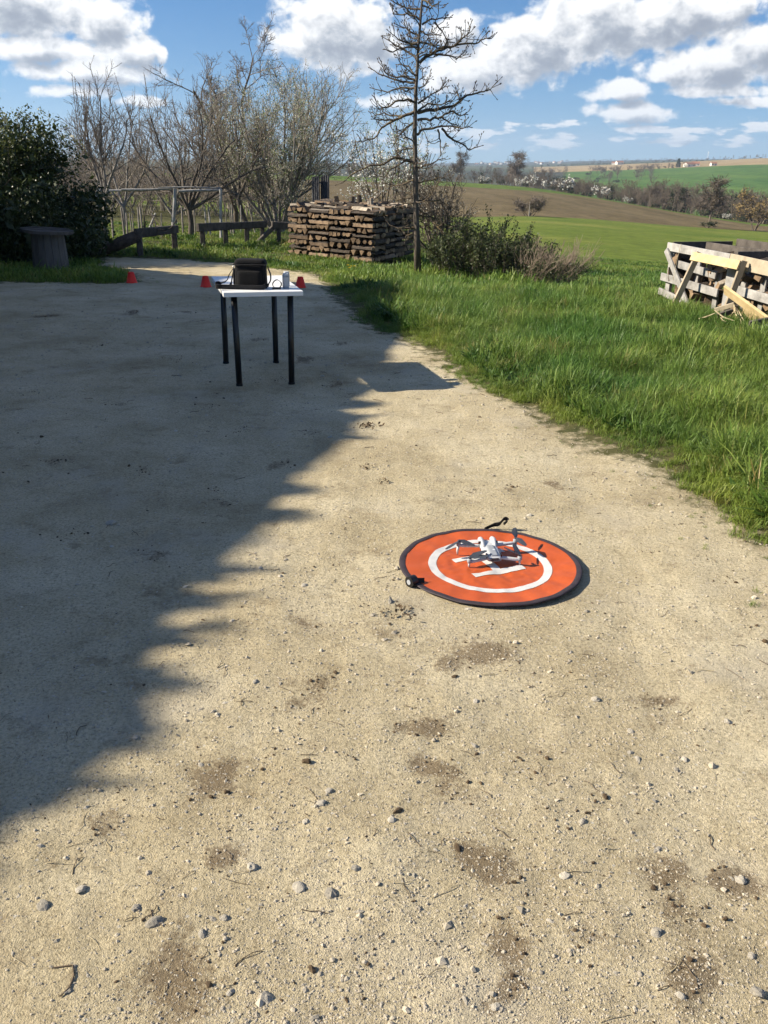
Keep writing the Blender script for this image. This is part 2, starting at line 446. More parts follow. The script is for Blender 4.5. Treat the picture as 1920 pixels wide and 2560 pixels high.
def bladed(name, ca, cb, dry, tr=.35):
    """grass blade: colour varies from tuft to tuft and over the field"""
    m = bpy.data.materials.new(name); m.use_nodes = True
    N, L = m.node_tree.nodes, m.node_tree.links
    b = N['Principled BSDF']; b.inputs['Roughness'].default_value = .5; b.inputs['Specular IOR Level'].default_value = .35
    oi = N.new('ShaderNodeObjectInfo')
    r = N.new('ShaderNodeValToRGB'); r.color_ramp.elements[0].color = (*ca, 1); r.color_ramp.elements[1].color = (*cb, 1)
    e = r.color_ramp.elements.new(.9); e.color = (*cb, 1); r.color_ramp.elements[2].color = (*dry, 1)
    L.new(oi.outputs['Random'], r.inputs[0])
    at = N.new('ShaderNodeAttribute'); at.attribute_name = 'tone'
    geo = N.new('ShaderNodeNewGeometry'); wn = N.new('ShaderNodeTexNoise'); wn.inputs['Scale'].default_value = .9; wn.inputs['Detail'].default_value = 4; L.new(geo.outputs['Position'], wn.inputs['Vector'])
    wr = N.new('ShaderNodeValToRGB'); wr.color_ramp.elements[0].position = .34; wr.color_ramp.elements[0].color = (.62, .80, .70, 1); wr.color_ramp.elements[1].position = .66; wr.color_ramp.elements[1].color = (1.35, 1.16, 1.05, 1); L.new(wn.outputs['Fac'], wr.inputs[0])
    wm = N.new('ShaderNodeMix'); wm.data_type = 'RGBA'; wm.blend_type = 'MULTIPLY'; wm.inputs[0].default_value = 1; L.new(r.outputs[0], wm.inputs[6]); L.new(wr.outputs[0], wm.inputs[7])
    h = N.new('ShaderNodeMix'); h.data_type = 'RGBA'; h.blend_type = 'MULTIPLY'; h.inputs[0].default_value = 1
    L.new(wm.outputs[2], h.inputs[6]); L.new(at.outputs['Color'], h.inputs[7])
    L.new(h.outputs[2], b.inputs['Base Color'])
    t = N.new('ShaderNodeBsdfTranslucent'); L.new(h.outputs[2], t.inputs[0])
    mx = N.new('ShaderNodeMixShader'); mx.inputs[0].default_value = tr
    L.new(b.outputs[0], mx.inputs[1]); L.new(t.outputs[0], mx.inputs[2]); L.new(mx.outputs[0], N['Material Output'].inputs[0])
    return m
M_BLADE = bladed('grass_blade', (.10, .185, .033), (.205, .295, .066), (.26, .22, .09))
M_BLADE_S = bladed('short_grass', (.13, .21, .032), (.22, .295, .058), (.25, .22, .09))
M_WEED = bladed('weed_leaf', (.045, .10, .018), (.07, .14, .025), (.09, .15, .04), .3)
M_STONE = mat('stone', (.31, .262, .185), (.53, .475, .38), 30, .9, .3, 120, rnd=.22)
M_PALESTONE = mat('pale_stone', (.36, .315, .24), (.56, .52, .44), 45, .95, .6, 120, rnd=.28, coord='Generated')
M_CLOD = mat('clod', (.075, .05, .028), (.14, .10, .06), 40, .95, .5, 150, rnd=.25)
M_TWIG = mat('dry_twig', (.07, .05, .032), (.16, .12, .08), 30, .9)
M_STRAW = mat('dry_straw', (.36, .29, .17), (.5, .43, .28), 30, .8)
M_BARK = mat('bark', (.055, .045, .036), (.15, .125, .10), 14, .92, .8, 60, stretch=(1, 1, .25))
M_LICHEN = mat('lichen_bark', (.06, .046, .034), (.17, .125, .05), 9, .92, .7, 60, c3=(.095, .075, .055))
M_GREYBARK = mat('grey_bark', (.12, .105, .09), (.30, .275, .245), 9, .9, .6, 50)
M_BROWNTWIG = mat('brown_twig', (.105, .088, .072), (.235, .20, .165), 4, .9)
M_GREYTWIG = mat('grey_twig', (.16, .137, .112), (.30, .262, .218), 4, .9)
M_BUD = mat('bud', (.22, .15, .07), (.36, .30, .15), 40, .7)
M_PALEBUD = mat('pale_bud', (.40, .38, .28), (.60, .57, .46), 9, .7, transl=.3)
M_BLOSSOM = mat('blossom', (.62, .62, .56), (.8, .8, .76), 10, .7, transl=.3)
M_YLEAF = mat('young_leaf', (.10, .16, .03), (.20, .27, .06), 6, .55, transl=.4)
M_EVERG = mat('evergreen_leaf', (.020, .034, .011), (.05, .07, .02), 5, .45, spec=.4, transl=.2)
M_EVTOP = mat('evergreen_shoot', (.075, .095, .022), (.14, .155, .045), 5, .5, transl=.3)
M_SHRUB = mat('shrub_leaf', (.035, .052, .018), (.085, .10, .038), 6, .5, transl=.25)
M_DRY = mat('dry_stem', (.16, .12, .085), (.31, .25, .19), 6, .9)
M_WOOD_W = mat('weathered_wood', (.17, .162, .15), (.40, .387, .365), 7, .88, .5, 40, stretch=(1, 1, 1), rnd=.18)
M_WOOD_N = mat('pale_wood', (.40, .295, .145), (.56, .44, .25), 8, .8, .3, 40, rnd=.12)
M_WOOD_P = mat('planed_wood', (.27, .225, .16), (.42, .355, .26), 8, .85, .3, 40, rnd=.12)
M_WOOD_D = mat('dark_wood', (.042, .036, .031), (.115, .10, .086), 7, .9, .6, 40, rnd=.2)
M_LOGBARK = mat('log_bark', (.032, .026, .021), (.10, .08, .063), 12, .95, .9, 40, rnd=.35)
M_LOGWOOD = mat('split_wood', (.10, .068, .045), (.23, .165, .108), 9, .9, .5, 40, rnd=.4)
M_LOGEND = mat('end_grain', (.15, .10, .06), (.30, .21, .13), 14, .9, .4, 60, rnd=.4)
M_LOGGREY = mat('aged_split_wood', (.20, .168, .13), (.40, .345, .275), 9, .9, .5, 40, rnd=.25)
M_BLACK = mat('black_metal', (.008, .008, .009), rough=.38, spec=.5)
M_WHITE = mat('white_laminate', (.74, .74, .72), (.80, .80, .78), 3, .4, spec=.4)
M_BAG = mat('black_fabric', (.0025, .0025, .003), (.006, .006, .007), 60, .9, .35, 500)
M_BAGTRIM = mat('black_webbing', (.009, .009, .010), (.018, .018, .02), 80, .7, .3, 400)
M_GREYPL = mat('grey_plastic', (.34, .36, .39), rough=.45, spec=.4)
M_STEEL = mat('steel', (.55, .55, .56), rough=.3, metal=1.0)
M_CONE = mat('red_plastic', (.95, .035, .02), (.98, .05, .03), 5, .45, spec=.4, transl=.25)
M_DRONE = mat('drone_grey', (.44, .45, .46), (.50, .51, .52), 10, .42, spec=.45)
M_DRONE_D = mat('drone_trim', (.28, .30, .32), rough=.45)
M_PROP = mat('propeller', (.045, .05, .06), rough=.4, spec=.5)
M_LENS = mat('lens', (.004, .004, .005), rough=.1, spec=.8)
M_LOGO = mat('logo', (.78, .79, .80), rough=.5)

# ------------------------------------------------------------------ terrain
K59 = 1920 / 1659
def zpx(x, y, d):
    return HC + d * math.tan(R(direl(x, y)[1]))
# per column of the photograph: ground distance and height of the successive field edges
def colm(x, near, edges, hill):
    az = direl(x, 410)[0]
    D = [11.0, near[0]]; Z = [0.0, near[1]]
    for d, y in edges: D.append(d); Z.append(zpx(x, y, d))
    D.append(hill[0]); Z.append(hill[1])
    for d, y in hill[2:]: D.append(d); Z.append(zpx(x, y, d))
    return az, D, Z
COLS = [
    colm(300, (48, -.4), [(150, 480), (330, 440), (370, 428)], (620, -12, (1600, 412), (2500, 404), (4000, 398), (5600, 396))),
    colm(850, (34, -.6), [(125, 520), (305, 452), (345, 436)], (600, -12, (1600, 424), (2500, 413), (4000, 411), (5600, 408))),
    colm(1150, (22, -.62), [(125, 546), (320, 468), (365, 453)], (600, -13, (1600, 427), (2500, 418), (3900, 414), (5500, 407))),
    colm(1350, (20, -.62), [(130, 541), (310, 479), (345, 466)], (560, -16, (1500, 432), (2400, 418), (3800, 412), (5500, 404))),
    colm(1500, (20, -.66), [(140, 550), (290, 498), (310, 491)], (520, -20, (1400, 427), (2200, 412), (3800, 406), (5500, 401))),
    colm(1700, (20, -.7), [(150, 566), (240, 532), (255, 526)], (460, -22, (1300, 419), (2000, 405), (3700, 402), (5500, 398))),
    colm(1920, (20, -.75), [(160, 581), (200, 568), (215, 560)], (420, -23, (1200, 408), (1900, 393), (3700, 396), (5500, 398))),
]
CAZ = np.array([c[0] for c in COLS]); CD = np.array([c[1] for c in COLS]); CZ = np.array([c[2] for c in COLS])
NK = CD.shape[1]
GA = np.linspace(-60, 60, 241); GL = np.linspace(math.log(8), math.log(7000), 420)
_g = np.zeros((len(GA), len(GL)))
for i, a in enumerate(GA):
    dk = [np.interp(a, CAZ, CD[:, k]) for k in range(NK)]; zk = [np.interp(a, CAZ, CZ[:, k]) for k in range(NK)]
    dk.append(7000); zk.append(zk[-1] - 60)
    _g[i] = np.interp(np.exp(GL), dk, zk)
def blur(a, ax, n):
    k = np.ones(n) / n; pad = [(0, 0), (0, 0)]; pad[ax] = (n // 2, n // 2)
    p = np.pad(a, pad, mode='edge'); return np.apply_along_axis(lambda r: np.convolve(r, k, mode='valid'), ax, p)
_g = blur(blur(_g, 1, 7), 1, 5); _g = blur(blur(_g, 0, 7), 0, 5)
def zmacro(x, y):
    x, y = np.asarray(x, float), np.asarray(y, float)
    d = np.hypot(x, y); a = np.clip(np.degrees(np.arctan2(x, y)), -60, 59.99)
    fa = (a + 60) / .5; l = np.clip((np.log(np.maximum(d, 8.0)) - GL[0]) / (GL[1] - GL[0]), 0, len(GL) - 1.001)
    ia, il = np.floor(fa).astype(int), np.floor(l).astype(int); ta, tl = fa - ia, l - il
    z = (_g[ia, il] * (1 - ta) + _g[ia + 1, il] * ta) * (1 - tl) + (_g[ia, il + 1] * (1 - ta) + _g[ia + 1, il + 1] * ta) * tl
    return z * np.clip((d - 9) / 4, 0, 1)
# edge of the gravel: right side of the yard, the lane behind the table, the grass at the left
YARD = [unz(*p) for p in [(1920, 1372), (1760, 1240), (1597, 1150), (1480, 1118), (1389, 1062), (1280, 1002), (1157, 940), (1075, 880), (1010, 846), (945, 829), (901, 801), (840, 744), (818, 715), (812, 684), (770, 665), (648, 651), (463, 638), (255, 631)]]
YARD = [(p[0], p[1]) for p in YARD]
lg = [unz(*p)[:2] for p in [(245, 655), (330, 676), (345, 700), (250, 702), (120, 699), (0, 698)]]
YARD = [(4.2, -8.0), (3.2, 0.5), (2.15, 2.9)] + YARD + [tuple(p) for p in lg] + [(-7.2, 12.7), (-7.2, -8.0)]
YP = np.array(YARD)
def yard_sd(x, y):
    """signed distance to the gravel's edge, positive outside"""
    x, y = np.asarray(x, float).ravel(), np.asarray(y, float).ravel()
    dmin = np.full(len(x), 1e9); ins = np.zeros(len(x), bool)
    n = len(YP)
    for i in range(n):
        a, b = YP[i], YP[(i + 1) % n]; e = b - a
        t = np.clip(((x - a[0]) * e[0] + (y - a[1]) * e[1]) / (e @ e), 0, 1)
        dmin = np.minimum(dmin, np.hypot(x - a[0] - t * e[0], y - a[1] - t * e[1]))
        c = ((a[1] > y) != (b[1] > y)) & (x < (b[0] - a[0]) * (y - a[1]) / (b[1] - a[1] + 1e-12) + a[0])
        ins ^= c
    return np.where(ins, -dmin, dmin)
PAD_C, PAD_R = np.array([.4714, 3.521]), .396
SOIL = [(1401, 1216, .10), (1340, 1173, .08), (1290, 1222, .07), (915, 1065, .09), (918, 1166, .05), (959, 1205, .06), (1209, 1640, .17), (1290, 1668, .09), (995, 1532, .09), (905, 1520, .07), (1070, 1824, .10), (1090, 1930, .10), (1330, 1900, .09), (1498, 2009, .06),
        (1261, 2340, .11), (1741, 2455, .09), (1238, 2190, .11), (1380, 2030, .10), (1650, 2170, .12), (1700, 2280, .10), (1720, 2330, .08), (1850, 2185, .08), (1830, 1455, .10), (1890, 1590, .09), (1620, 1370, .08), (1900, 1800, .1), (780, 1560, .08), (800, 1720, .12), (740, 1770, .07), (690, 1905, .08), (875, 1910, .05),
        (545, 1935, .13), (260, 2065, .10), (470, 2470, .14), (560, 2150, .07), (830, 2470, .10), (1500, 2350, .08), (1275, 2470, .06), (1130, 1975, .09), (1640, 1750, .08), (1750, 1400, .07), (700, 950, .12), (610, 1080, .10), (540, 1230, .09), (430, 900, .14), (780, 1080, .10), (300, 1010, .09), (470, 780, .14), (150, 1150, .12), (350, 1180, .10), (240, 860, .16), (640, 850, .14), (90, 980, .12), (520, 1020, .12), (380, 1390, .10), (180, 1330, .1), (700, 1160, .1), (760, 900, .14), (330, 780, .16), (120, 790, .16), (840, 960, .12), (560, 1260, .07), (850, 860, .1)]
SOIL = [(*unz(a, b)[:2], c) for a, b, c in SOIL]
def soil_mask(x, y):
    m = np.zeros_like(x)
    for (a, b, r) in SOIL:
        th = a * 7.1 + b * 3.7; dx, dy = x - a, y - b; u_ = dx * math.cos(th) + dy * math.sin(th); v_ = -dx * math.sin(th) + dy * math.cos(th); r = r * .8
        d = np.hypot(u_ / 1.35, v_ / .75) / r + (fbm(x * 9, y * 9, 66, 3) - .5) * 1.6; m = np.maximum(m, np.exp(-np.maximum(d, 0) ** 2 * 1.1) * (.55 + .45 * math.sin(a * 91)))
    return np.clip(m * (.35 + 1.3 * fbm(x * 13, y * 13, 61, 3)), 0, 1)
def zmicro(x, y):
    z = (fbm(x * 1.1, y * 1.1, 3, 3) - .5) * .035 + (fbm(x * 4.5, y * 4.5, 11, 3) - .5) * .020 + (fbm(x * 17, y * 17, 21, 2) - .5) * .008
    # two wheel tracks along the right of the yard
    t = x - (1.02 + .03 * (y - 3)) + .08 * np.sin(y * .9)
    z = z - .012 * np.exp(-(t / .16) ** 2)
    r = np.hypot(x - PAD_C[0], y - PAD_C[1])
    k = np.clip((r - .42) / .25, 0, 1)
    return z * k
def gz(x, y):
    return zmacro(x, y) + zmicro(np.asarray(x, float), np.asarray(y, float))
def gz1(x, y): return float(gz(np.array([x]), np.array([y]))[0])

def az_grid():
    a = list(np.arange(-32, 33.01, .16)); l = list(np.arange(-180, -32, 4.0)); r_ = list(np.arange(36, 180.1, 4.0))
    return np.array(l + a + r_)
AZ = az_grid()
def near_ground():
    dmax = np.interp(AZ, CAZ, CD[:, 1])
    n = 250
    t = np.linspace(0, 1, n)
    D = .6 * (dmax[:, None] / .6) ** t[None, :]; D[:, 0] = .004; D[:, 1] = .25
    A = np.radians(AZ)[:, None]
    X = D * np.sin(A); Y = D * np.cos(A)
    sd_ = yard_sd(X, Y).reshape(X.shape)
    Z = gz(X.ravel(), Y.ravel()).reshape(X.shape)
    # the verge stands a few centimetres above the worn yard
    Z += .03 * np.clip((sd_ - .02) / .5, 0, 1) * np.clip((16 - D) / 4, 0, 1)
    V = np.stack([X, Y, Z], -1).reshape(-1, 3)
    na = len(AZ)
    i, j = np.meshgrid(np.arange(na - 1), np.arange(n - 1), indexing='ij')
    q = np.stack([i * n + j, i * n + j + 1, (i + 1) * n + j + 1, (i + 1) * n + j], -1).reshape(-1, 4)
    s = sd_.ravel(); fs = s[q].mean(1)
    v = np.clip(s / .35 * .5 + .5, 0, 1).astype(np.float32)
    for name, sel in (('gravel_yard', fs <= 0), ('grass_verge', fs > 0)):
        f = q[sel]; u, inv = np.unique(f, return_inverse=True)
        me = mesh(name, V[u], inv.reshape(f.shape), M_GROUND, smooth=True)
        at = me.attributes.new('verge', 'FLOAT', 'POINT'); at.data.foreach_set('value', v[u])
        at = me.attributes.new('soil', 'FLOAT', 'POINT'); at.data.foreach_set('value', soil_mask(V[u][:, 0], V[u][:, 1]).astype(np.float32))
        tag(link(name, me), kind='structure')
near_ground()

def field_mat(name, c1, c2, scale, c3=None, rows=None, bump=.4, fine=None):
    m = bpy.data.materials.new(name); m.use_nodes = True
    N, L = m.node_tree.nodes, m.node_tree.links
    b = N['Principled BSDF']; b.inputs['Roughness'].default_value = .95; b.inputs['Specular IOR Level'].default_value = .1
    tc = N.new('ShaderNodeTexCoord')
    mp = N.new('ShaderNodeMapping'); L.new(tc.outputs['Object'], mp.inputs[0])
    if rows: mp.inputs['Rotation'].default_value = (0, 0, R(rows[0])); mp.inputs['Scale'].default_value = (rows[1], 1, 1)
    n = N.new('ShaderNodeTexNoise'); n.inputs['Scale'].default_value = scale; n.inputs['Detail'].default_value = 8; n.inputs['Roughness'].default_value = .6
    L.new(mp.outputs[0], n.inputs['Vector'])
    r = N.new('ShaderNodeValToRGB'); r.color_ramp.elements[0].position = .33; r.color_ramp.elements[1].position = .68
    r.color_ramp.elements[0].color = (*c1, 1); r.color_ramp.elements[1].color = (*c2, 1)
    if c3: e = r.color_ramp.elements.new(.5); e.color = (*c3, 1)
    L.new(n.outputs['Fac'], r.inputs[0]); col = r.outputs[0]
    if fine:
        n2 = N.new('ShaderNodeTexNoise'); n2.inputs['Scale'].default_value = fine; n2.inputs['Detail'].default_value = 6; n2.inputs['Roughness'].default_value = .7
        L.new(tc.outputs['Object'], n2.inputs['Vector'])
        mr = N.new('ShaderNodeMapRange'); mr.inputs[1].default_value = .3; mr.inputs[2].default_value = .7; mr.inputs[3].default_value = .62; mr.inputs[4].default_value = 1.35
        L.new(n2.outputs['Fac'], mr.inputs[0])
        h = N.new('ShaderNodeHueSaturation'); L.new(mr.outputs[0], h.inputs['Value']); L.new(col, h.inputs['Color']); col = h.outputs[0]
        bp = N.new('ShaderNodeBump'); bp.inputs['Strength'].default_value = bump; bp.inputs['Distance'].default_value = .5 / fine
        L.new(n2.outputs['Fac'], bp.inputs['Height']); L.new(bp.outputs[0], b.inputs['Normal'])
    L.new(col, b.inputs['Base Color'])
    return m
M_CROP = field_mat('young_crop', (.085, .125, .018), (.18, .19, .045), .06, c3=(.12, .155, .025), fine=1.4)
M_PLOUGH = field_mat('ploughed_earth', (.098, .074, .036), (.165, .128, .068), .02, rows=(78, 6), fine=.5)
M_STRIP = field_mat('meadow_strip', (.07, .12, .02), (.11, .15, .03), .03, fine=.4)
M_VALLEY = field_mat('valley_floor', (.06, .075, .028), (.11, .10, .05), .02, fine=.2)
M_HILL = field_mat('hillside_crop', (.05, .11, .022), (.09, .15, .03), .006, rows=(60, 4), fine=.1)
M_STUB = field_mat('stubble', (.27, .20, .105), (.36, .28, .16), .004, c3=(.30, .225, .12), rows=(20, 2), fine=.08)
M_FAR = field_mat('far_fields', (.05, .062, .036), (.17, .145, .085), .0026, c3=(.06, .078, .038))
M_RIDGE = field_mat('wooded_ridge', (.04, .045, .03), (.10, .10, .065), .0035, c3=(.05, .055, .036))
def bound(k, off=0.0):
    return np.interp(AZ, CAZ, CD[:, k]) + off
def sheet(name, d0, d1, m, rows, lift=0.0, a0=-181, a1=181):
    k_ = (AZ >= a0) & (AZ <= a1); d0, d1 = d0[k_], d1[k_]
    t = np.linspace(0, 1, rows); A = np.radians(AZ[k_])[:, None]
    D = d0[:, None] * (d1 / d0)[:, None] ** t[None, :]
    X = D * np.sin(A); Y = D * np.cos(A)
    Z = zmacro(X.ravel(), Y.ravel()).reshape(X.shape) + lift
    na = A.shape[0]; i, j = np.meshgrid(np.arange(na - 1), np.arange(rows - 1), indexing='ij')
    q = np.stack([i * rows + j, i * rows + j + 1, (i + 1) * rows + j + 1, (i + 1) * rows + j], -1).reshape(-1, 4)
    return tag(link(name, mesh(name, np.stack([X, Y, Z], -1).reshape(-1, 3), q, m, smooth=True)), kind='structure')
sheet('crop_field', bound(1), bound(2), M_CROP, 50)
sheet('ploughed_field', bound(2), bound(3), M_PLOUGH, 30)
sheet('meadow_strip', bound(3), bound(4), M_STRIP, 10)
sheet('valley_floor', bound(4), bound(5), M_VALLEY, 14)
AS = float(AZ[np.argmin(abs(AZ - 10.4))]); AS2 = float(AZ[np.argmin(abs(AZ - 8.6))])
sheet('wooded_slope', bound(5), bound(6), M_RIDGE, 18, a1=AS); sheet('hillside_field', bound(5), bound(6), M_HILL, 18, a0=AS)
sheet('hill_meadow', bound(6), bound(7), M_FAR, 16, a1=AS2); sheet('stubble_field', bound(6), bound(7), M_STUB, 16, a0=AS2)
sheet('far_fields', bound(7), bound(8), M_FAR, 16)
sheet('wooded_ridge', bound(8), np.full(len(AZ), 6950.0), M_RIDGE, 18)

# ------------------------------------------------------------------ trees
class Grow:
    def __init__(self): self.P0 = []; self.P1 = []; self.R0 = []; self.R1 = []; self.lev = []; self.tips = []; self.nodes = []
    def seg(self, a, b, r0, r1, lev): self.P0.append(a); self.P1.append(b); self.R0.append(r0); self.R1.append(r1); self.lev.append(lev)
    def branch(self, p, d, L, r, lev, T):
        t = T[lev]; n = t.get('n', 5); p = np.asarray(p, float); d = nrm(d)
        rend = r * t.get('taper', .35); st = L / n
        kids = t.get('kids', (0, 0)); nk = rng.integers(kids[0], kids[1] + 1) if lev + 1 < len(T) else 0
        nk = max(0, int(round(nk * min(1.3, L / t.get('ref', L)))))
        ks = np.sort(rng.uniform(t.get('from', .25), 1.0, nk)) if nk else []
        ki = 0; ph = rng.uniform(0, 6.28)
        for i in range(n):
            d = nrm(d + rng.normal(size=3) * t.get('wob', .12) + np.array([0, 0, t.get('up', .05)]))
            q = p + d * st
            ra = r + (rend - r) * i / n; rb = r + (rend - r) * (i + 1) / n
            self.seg(p, q, ra, rb, lev); self.nodes.append((q, lev))
            while ki < nk and ks[ki] <= (i + 1) / n:
                f = ks[ki] * n - i; b = p + (q - p) * max(0, min(1, f))
                x, y = frame(d); ph += 2.4 + rng.normal() * .4
                ang = t.get('ang', .8) + rng.normal() * t.get('angv', .15)
                dd = d * math.cos(ang) + (x * math.cos(ph) + y * math.sin(ph)) * math.sin(ang)
                cl = L * t.get('ratio', .55) * rng.uniform(.6, 1.15) * (1.15 - .55 * ks[ki])
                self.branch(b, dd, cl, max(T[lev + 1].get('rmin', .002), ra * t.get('rr', .55)), lev + 1, T); ki += 1
            p = q
        self.tips.append((p, d, lev))
    def arr(self): return [np.array(a) for a in (self.P0, self.P1, self.R0, self.R1, self.lev)]
def tree_parts(root, g, trunk_lev, mt, mb, kt=7, kb=3, trunk_name='trunk', crown='branches', k2=None):
    P0, P1, R0, R1, lv = g.arr()
    if len(P0) == 0: return
    s = lv <= trunk_lev
    if s.any():
        V, F = seg_mesh(P0[s], P1[s], R0[s], R1[s], kt); o = obj(trunk_name, V, F, mt, root, True)
        if trunk_name == 'stems' or len(set(np.round(P0[s][:, 2] - P0[s][:, 2].min(), 2))) > 60: o['kind'] = 'stuff'
    s = ~s
    if s.any():
        V, F = seg_mesh(P0[s], P1[s], R0[s], R1[s], kb); obj(crown, V, F, mb, root)['kind'] = 'stuff'
def buds(root, g, levels, size, m, name, per=1, jitter=.01, aspect=.5, tips_only=True, up=.6):
    if tips_only: P = np.array([t[0] for t in g.tips if t[2] in levels])
    else: P = np.array([t[0] for t in g.nodes if t[1] in levels])
    P = np.repeat(P, per, 0); P = P + rng.normal(size=P.shape) * jitter
    V, F = leaf_quads(P, size * rng.uniform(.6, 1.3, len(P)), aspect, up)
    o = obj(name, V, F, m, root); o['kind'] = 'stuff'
    return o

# --- the tall bare tree beside the woodpile: trunk and main limbs follow the photograph, twigs grow on them
def tall_tree():
    Y0 = 15.6
    base = uny(1046, 662, Y0)
    base[2] = gz1(base[0], base[1]) - .02
    root = empty('bare_tree', base, 'tall slender bare tree with tiered upturned branches between woodpile and shrub', 'tree')
    z8 = lambda x, y: (880 + x / 4.366, y / 4.366)
    tr = [z8(800, -330), z8(785, -150), z8(765, 0), z8(745, 260), z8(722, 520), z8(712, 760), z8(697, 980), z8(690, 1230), z8(685, 1480), z8(690, 1750), z8(695, 2000), (1040, 520), (1042, 580)]
    pts = [uny(x, y, Y0) for x, y in tr][::-1]
    pts = [base] + pts
    n = len(pts); rad = [.056 + (.010 - .056) * (i / (n - 1)) ** .9 for i in range(n)]; rad[0] = .07
    V, F = tube_vf(pts, rad, 10); obj('trunk', V, F, M_BARK, root, True)
    g = Grow()
    BR = [[(765, 270), (840, 215), (960, 200), (1080, 190)], [(905, 240), (980, 340), (1035, 430), (1042, 500)],
          [(735, 690), (800, 630), (900, 570), (1040, 510), (1200, 480), (1350, 470), (1440, 425), (1515, 400)], [(900, 595), (1050, 610), (1150, 635), (1190, 600)],
          [(1120, 490), (1200, 420), (1270, 370), (1310, 230)], [(1040, 510), (930, 530), (850, 455)],
          [(720, 1130), (800, 1070), (860, 1040), (950, 980), (1050, 940)],
          [(715, 1230), (850, 1205), (1000, 1180), (1130, 1140), (1250, 1040), (1410, 1010), (1500, 980), (1580, 900)], [(1180, 1110), (1160, 1040), (1120, 1000)],
          [(715, 1310), (850, 1305), (980, 1270), (1100, 1215), (1180, 1270), (1250, 1250)],
          [(710, 1470), (770, 1420), (930, 1385), (1070, 1375), (1200, 1400), (1300, 1390)], [(980, 1400), (1080, 1510), (1180, 1560), (1280, 1630), (1420, 1590)],
          [(935, 1410), (970, 1540), (965, 1690)], [(980, 1280), (1060, 1340), (1180, 1380)],
          [(720, 1210), (830, 1130), (960, 1140), (1080, 1100)], [(735, 960), (800, 930), (830, 880)], [(740, 870), (800, 830)],
          [(750, 220), (680, 170), (600, 155), (450, 150), (425, 70)], [(760, 100), (650, 95), (560, 80), (420, 0)], [(765, 60), (850, 90), (960, 20)],
          [(720, 500), (620, 470), (500, 430), (390, 330)], [(715, 520), (560, 520), (450, 570), (365, 540)], [(700, 640), (640, 590), (480, 490), (330, 400)],
          [(690, 880), (590, 840), (480, 840), (360, 790), (300, 640)], [(690, 900), (550, 890), (350, 830), (190, 740)], [(690, 960), (540, 960), (390, 1000), (210, 960)],
          [(690, 940), (600, 1000), (500, 960)], [(720, 860), (620, 720), (490, 705)], [(735, 390), (640, 340), (470, 260)], [(745, 340), (830, 380), (960, 385)],
          [(690, 1110), (610, 1085), (480, 1110), (380, 1175), (300, 1185), (230, 1050)], [(680, 1220), (560, 1270), (420, 1330), (320, 1400), (240, 1500), (110, 1550), (10, 1550)],
          [(670, 1340), (580, 1400), (500, 1500), (440, 1600)], [(670, 1540), (600, 1500), (540, 1470)], [(680, 1620), (560, 1630), (470, 1680)], [(560, 1275), (450, 1260), (350, 1240), (220, 1270)],
          [(450, 1310), (340, 1310), (220, 1300)], [(680, 1770), (580, 1740), (470, 1720), (340, 1790), (200, 1805), (0, 1910), (-110, 1990)],
          [(600, 1745), (420, 1850), (330, 1960)], [(690, 1960), (560, 2010), (420, 2030)], [(700, 1830), (850, 1790), (1000, 1730)],
          [(770, -40), (700, -90), (600, -100), (500, -160)], [(780, -120), (860, -150), (950, -220)], [(790, -200), (720, -260), (650, -290)]]
    zz = lambda x, y: (780 + x / 4.608, 330 + y / 4.608)
    BR2 = [[(1205, 590), (1320, 560), (1420, 540), (1480, 530)], [(1170, 820), (1060, 820), (980, 860)], [(1220, 870), (1290, 940), (1290, 1000), (1215, 1060)],
           [(1215, 790), (1340, 800), (1470, 780), (1560, 850), (1680, 900)], [(1200, 960), (1330, 970), (1450, 1000), (1560, 1060), (1680, 1100)], [(1170, 1100), (1000, 1110), (900, 1080), (840, 990)],
           [(1180, 760), (1050, 760), (960, 810)], [(1330, 970), (1420, 1060), (1510, 1150)], [(1170, 1170), (1100, 1190), (1060, 1230)], [(1190, 1130), (1110, 1080), (1000, 1110)]]
    def limb(px, r0, r1, twig):
        n = len(px)
        ext = abs(px[-1][0] - px[0][0]) / 480
        dd = rng.uniform(-1, 1) * (.25 + .5 * ext)
        P = []
        for i, (x, y) in enumerate(px):
            f = i / (n - 1); P.append(uny(x, y, Y0 + dd * f))
        Q = []
        for i in range(n - 1):
            for t in (0, .33, .66): Q.append(P[i] + (P[i + 1] - P[i]) * t + rng.normal(size=3) * .007)
        Q.append(P[-1]); Q[0] = P[0]
        m = len(Q)
        for i in range(m - 1):
            f = i / (m - 1); ra = r0 + (r1 - r0) * f; rb = r0 + (r1 - r0) * (i + 1) / (m - 1)
            g.seg(Q[i], Q[i + 1], ra, rb, 1)
            if i == 0: continue
            for _ in range(rng.integers(twig[0], twig[1] + 1)):
                d = nrm(Q[i + 1] - Q[i]) * .8 + rng.normal(size=3) * .55
                TW = [dict(n=4, wob=.22, up=.20, kids=(0, 2), ang=.7, ratio=.5, taper=.5, rr=.75, ref=.2), dict(n=3, wob=.25, up=.28, taper=.6, rmin=.0028)]
                g.branch(Q[i], d, rng.uniform(.08, .25) * (1.1 - .3 * f), .0062, 0, [dict(t, **{}) for t in TW])
        g.tips.append((Q[-1], nrm(Q[-1] - Q[-2]), 1))
    for b in BR:
        L_ = sum(math.hypot(b[i + 1][0] - b[i][0], b[i + 1][1] - b[i][1]) for i in range(len(b) - 1))
        limb([z8(*p) for p in b], .010 + L_ / 1000 * .020, .005, (1, 2))
    for b in BR2: limb([zz(*p) for p in b], .014, .0045, (0, 2))
